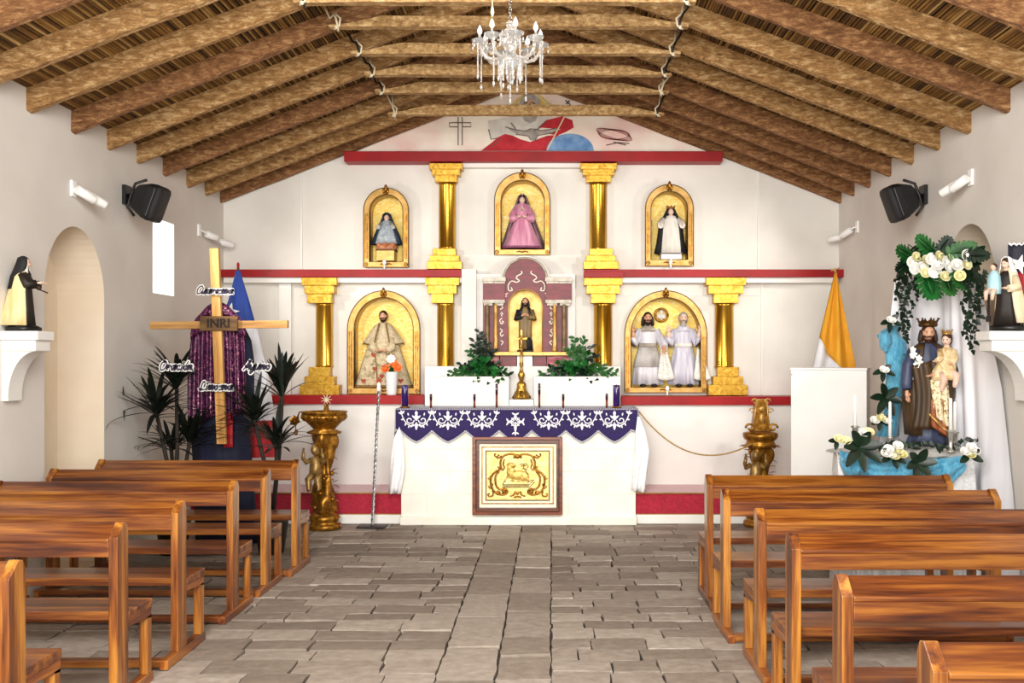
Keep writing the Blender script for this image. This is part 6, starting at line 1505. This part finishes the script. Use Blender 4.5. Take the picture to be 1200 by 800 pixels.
biglef(at(1038,466,7.38),starry(6,.9),.14,.06,LEAFD,t)
for nm,px,py in (('white roses at the foot of the blue tulle column',1031,493),('white bud with leaves on the blue tulle column below its top',1035,434),('white rose with leaves above the blue tulle column',1043,376)):
    t=thing('flower_cluster',nm,'flowers',at(px,py,7.4)); c=at(px,py,7.36)
    for q in range(3 if py>480 else 1): obj('rose',rosebud(M(),c+V(((q-1)*.045 if py>480 else 0,-.02,.02*(q==1))),.03),ROSEY if q%2 else ROSE,t)
    biglef(c,[(-1,-.3,-.2),(.9,-.3,-.3),(-.2,-.4,-.9),(.6,-.3,.6)],.085,.042,LEAFD,t)
def table_ivy(lab,P):
    t=thing('ivy_strand',lab,'ivy',P[0]); ivy(P,18,LEAFD,t,'ivy_stem',.045)
table_ivy('ivy strand trailing over the netting before the statue towards the outer corner',[at(1020+7*k,521+2*sin(k*1.1)-.6*k,7.0) for k in range(9)])
table_ivy('ivy strand trailing over the netting from the statue towards the wall',[at(1098+6.5*k,524-1.5*k+2*sin(k),6.98) for k in range(9)])
table_ivy('ivy strand curled on the netting under the crowned statue feet',[at(1060+7*k,520+3*sin(k*1.3),7.08) for k in range(8)])
def taper(lab,px,top,bot,Y,hb,glass=True):
    b=at(px,hb,Y); b.z=TZ+.004+(.03 if px>1010 else 0); t=thing('taper_candle',lab,'candle',b,'white taper candles on the shrine table')
    z0,z1=Z(bot,Y),Z(top,Y)
    obj('wax_stick',M().lathe([(.0135,z0),(.011,z1-.01),(.004,z1)],(b.x,b.y,0),12),WAX,t)
    obj('holder',M().lathe([(.03,b.z),(.03,b.z+.008),(.012,b.z+.02),(.014,(b.z+z0)/2),(.02,z0-.015),(.032,z0-.006),(.03,z0),(.014,z0+.004)],(b.x,b.y,0),14),mk('silvered_glass','8E8A80','D8D4C8',scale=20,rough=.2,metal=.6),t)
taper('white taper candle in a holder behind the outer leaf rosette of the shrine',1002,462,499,6.98,514)
taper('white taper candle before the blue tulle column',1043,470,512,7.30,518)
taper('white taper candle between the crowned statue and the wall, first of a pair',1114,466,504,6.95,527)
taper('white taper candle between the crowned statue and the wall, second of a pair, slightly behind',1119,470,506,7.08,522)
# ---- the crowned statue with the child
sb=V((2.80,7.30,.965)); t=thing('crowned_statue','bearded crowned statue in brown mantle holding a crowned child on one arm','statue',sb)
O=V((0,0,0)); yaw=math.radians(-6)
obj('plinth',M().wrap([(-.08,.17,.14),(0,.165,.135),(.012,.15,.12)],n=28,folds=4,amp=.03),mk('plinth_brown','3A2A1A','5A4630',rough=.6),t)
obj('blue_robe',M().wrap([(.012,.145,.115,-.01,0),(.10,.125,.10,0,0),(.3,.105,.085,0,0),(.52,.105,.08,0,0),(.66,.115,.075,0,0),(.735,.10,.06,0,0),(.765,.05,.045,0,0),(.785,.03,.032,0,0)],n=60,folds=9,amp=.06),BLUER,t)
obj('brown_mantle',M().wrap([(.09,.155,.135,.0,.0),(.2,.165,.14,0,.0),(.38,.185,.135,.01,.0),(.55,.185,.12,.015,.0),(.66,.165,.1,.02,.0),(.735,.12,.075,.015,.0),(.77,.06,.05,0,.002)],.30,2*PI-.48,54,7,.04),BRWN,t,solid=.008)
obj('mantle_front_fold',M().grid(lambda u,v:V((-.15+.17*u+.03*sin(v*3),-.125-.03*sin(PI*u)-.012*sin(u*14),.60-.46*v+.05*u*(1-v))),14,16),BRWN,t,solid=.006)
obj('gilded_drape',M().grid(lambda u,v:V((-.03+.13*u+.035*v,-.16-.02*sin(PI*u)-.010*sin(u*17+v*3),.50-(.26+.12*u)*v)),16,16),PATT,t,solid=.006)
obj('rust_lining',M().grid(lambda u,v:V((-.035+.15*u+.02*v,-.15-.015*sin(PI*u)-.01*sin(u*12),.36-(.20+.10*u)*v)),14,12),RUST,t,solid=.006)
obj('gilded_hem',M().tube([V((.115-.15*k/12,-.175-.01*sin(k),.115+.14*(k/12)**1.3)) for k in range(13)],.010,6),GOLDF,t)
h=.122; c=V((0,-.02,.845)); m=M(); r=head(m,c,h,yaw,.12); m.tube([V((0,0,.75)),V((0,-.01,.8))],.035,10); hd=obj('head',m,SKIN,t); face_parts(t,c,h,r,hd,HAIRB)
obj('hair',hair_mesh(c+V((0,.004,0)),h,r,.05),HAIRB,t); obj('beard',beard_mesh(c,h,r,.28),HAIRB,t)
obj('crown',crown(c+V((0,.01,.05)),.075,.055,8).lathe([(.06,.0),(.07,.012),(.066,.03)],(c.x,c.y+.01,c.z+.045),18),mk('dark_bronze_crown','3A2510','6E4A20',scale=30,rough=.4,metal=.6),t)
# arms: one hanging, one carrying the child
obj('sleeve',M().tube([V((-.10,-.03,.715)),V((-.155,-.06,.60)),V((-.175,-.09,.47)),V((-.175,-.10,.43))],[.05,.045,.038,.032],12),BLUER,t)
obj('hand',hand(M(),V((-.175,-.105,.41)),(.05,-.15,-1),(-.8,-.5,0),.085,.35,-1),SKIN,t,label='hanging open hand')
obj('sleeve',M().tube([V((.10,0,.71)),V((.155,-.04,.56)),V((.10,-.12,.52)),V((.03,-.15,.53))],[.055,.055,.045,.036],12),BRWN,t)
obj('hand',hand(M(),V((.02,-.155,.53)),(-1,-.2,.1),(0,-.4,1),.085,.5,1),SKIN,t)
lm=M().tube([V((-.135,-.12,.50)),V((-.12,-.12,.64))],.004,5)
for k in range(7):
    p=V((-.135+R.uniform(-.03,.045),-.13+R.uniform(-.01,.01),.58+.022*k+R.uniform(-.01,.01))); bloom(lm,p,.026,5,1,V((R.uniform(-.5,.5),-1,.3)))
obj('lily_spray',lm,ROSE,t)
# child
cc=V((.105,-.12,.60)); 
obj('child_robe',M().wrap([(.50,.085,.06,.06,-.15),(.545,.085,.06,.075,-.145),(.60,.075,.055,.09,-.13),(.66,.062,.048,.10,-.12),(.715,.055,.04,.105,-.115),(.74,.022,.022,.105,-.115)],n=44,folds=7,amp=.05),CREAMR,t)
hc=V((.10,-.125,.79)); m=M(); r2=head(m,hc,.088,math.radians(-30),.15); m.tube([V((.105,-.115,.72)),V((.102,-.12,.755))],.02,8); hd=obj('child_head',m,SKINP,t); face_parts(t,hc,.088,r2,hd,HAIRB)
obj('child_hair',hair_mesh(hc+V((.004,.004,.003)),.092,r2,.0),HAIRB,t); obj('child_crown',crown(hc+V((.004,.006,.04)),.04,.035,7),GOLDF,t)
m=M(); m.tube([V((.115,-.16,.555)),V((.155,-.19,.53)),V((.14,-.195,.47)),V((.13,-.215,.455))],[.034,.028,.02,.013],9); m.tube([V((.05,-.17,.545)),V((.06,-.205,.50)),V((.045,-.20,.44)),V((.035,-.22,.43))],[.032,.027,.019,.012],9)
obj('child_legs',m,SKINP,t)
for s,el,ha in ((-1,V((.05,-.155,.655)),V((.015,-.175,.635))),(1,V((.155,-.14,.65)),V((.12,-.18,.62)))):
    obj('child_sleeve',M().tube([V((.105+s*.045,-.115,.715)),el,ha],[.026,.026,.02],9),CREAMR,t); obj('child_hand',hand(M(),ha,(-.7,-.6,.1),(0,-.2,1),.045,.4,s),SKINP,t)
for ch_ in t.children_recursive:      # all built about the origin: parent origin is the statue's base
    for v in ch_.data.vertices: v.co=Matrix.Rotation(yaw,4,'Z')@(v.co+sb)
# ================================================================== LIGHT AND CAMERA
def area(name,loc,rot,sx,sy,power,col=(1,1,1)):
    l=bpy.data.lights.new(name,'AREA'); l.shape='RECTANGLE'; l.size=sx; l.size_y=sy; l.energy=power; l.color=col
    o=bpy.data.objects.new(name,l); COL.objects.link(o); o.location=loc; o.rotation_euler=rot; return o
def spot(name,loc,target,power,size=60,blend=.6,rad=.05,col=(1,1,1)):
    l=bpy.data.lights.new(name,'SPOT'); l.energy=power; l.spot_size=math.radians(size); l.spot_blend=blend; l.shadow_soft_size=rad; l.color=col
    o=bpy.data.objects.new(name,l); COL.objects.link(o); o.location=loc
    o.rotation_euler=(V(target)-V(loc)).to_track_quat('-Z','Y').to_euler(); return o
area('door_daylight',(-.6,-1.3,1.9),(PI/2,0,0),3.0,2.8,340,(1,.97,.92))
area('nave_fill',(-.2,2.7,3.7),(math.radians(58),0,0),3.6,1.4,210,(1,.98,.95))  # soft fill added out of view to brighten walls and nave
spot('door_sunlight',(-.9,-1.2,2.5),(-.8,4.0,.2),620,56,.9,.5,(1,.95,.86))
for x,z in ((XL+.28,2.8),(XR-.28,2.86)):
    spot('altar_spot',(x,9.4,z),(x*.1,10.5,1.9),42,130,.9,.06,(1,.93,.82))
    spot('nave_spot',(x*.93,7.1,2.8),(x*-.0,10.5,1.6),170,75,.8,.08,(1,.95,.88))
w=bpy.data.worlds.new('sky'); bpy.context.scene.world=w; w.use_nodes=True
w.node_tree.nodes['Background'].inputs[0].default_value=(1,.98,.95,1); w.node_tree.nodes['Background'].inputs[1].default_value=1.6
cam=bpy.data.cameras.new('camera'); cam.sensor_width=36; cam.lens=F/1200*36; cam.shift_x=-46/1200; cam.shift_y=20/1200; cam.clip_start=.05
co=bpy.data.objects.new('camera',cam); COL.objects.link(co); co.location=(0,0,CH); co.rotation_euler=(PI/2,0,0)
sc=bpy.context.scene; sc.camera=co
sc.view_settings.view_transform='Standard'; sc.view_settings.look='None'; sc.view_settings.exposure=.18; sc.view_settings.gamma=1
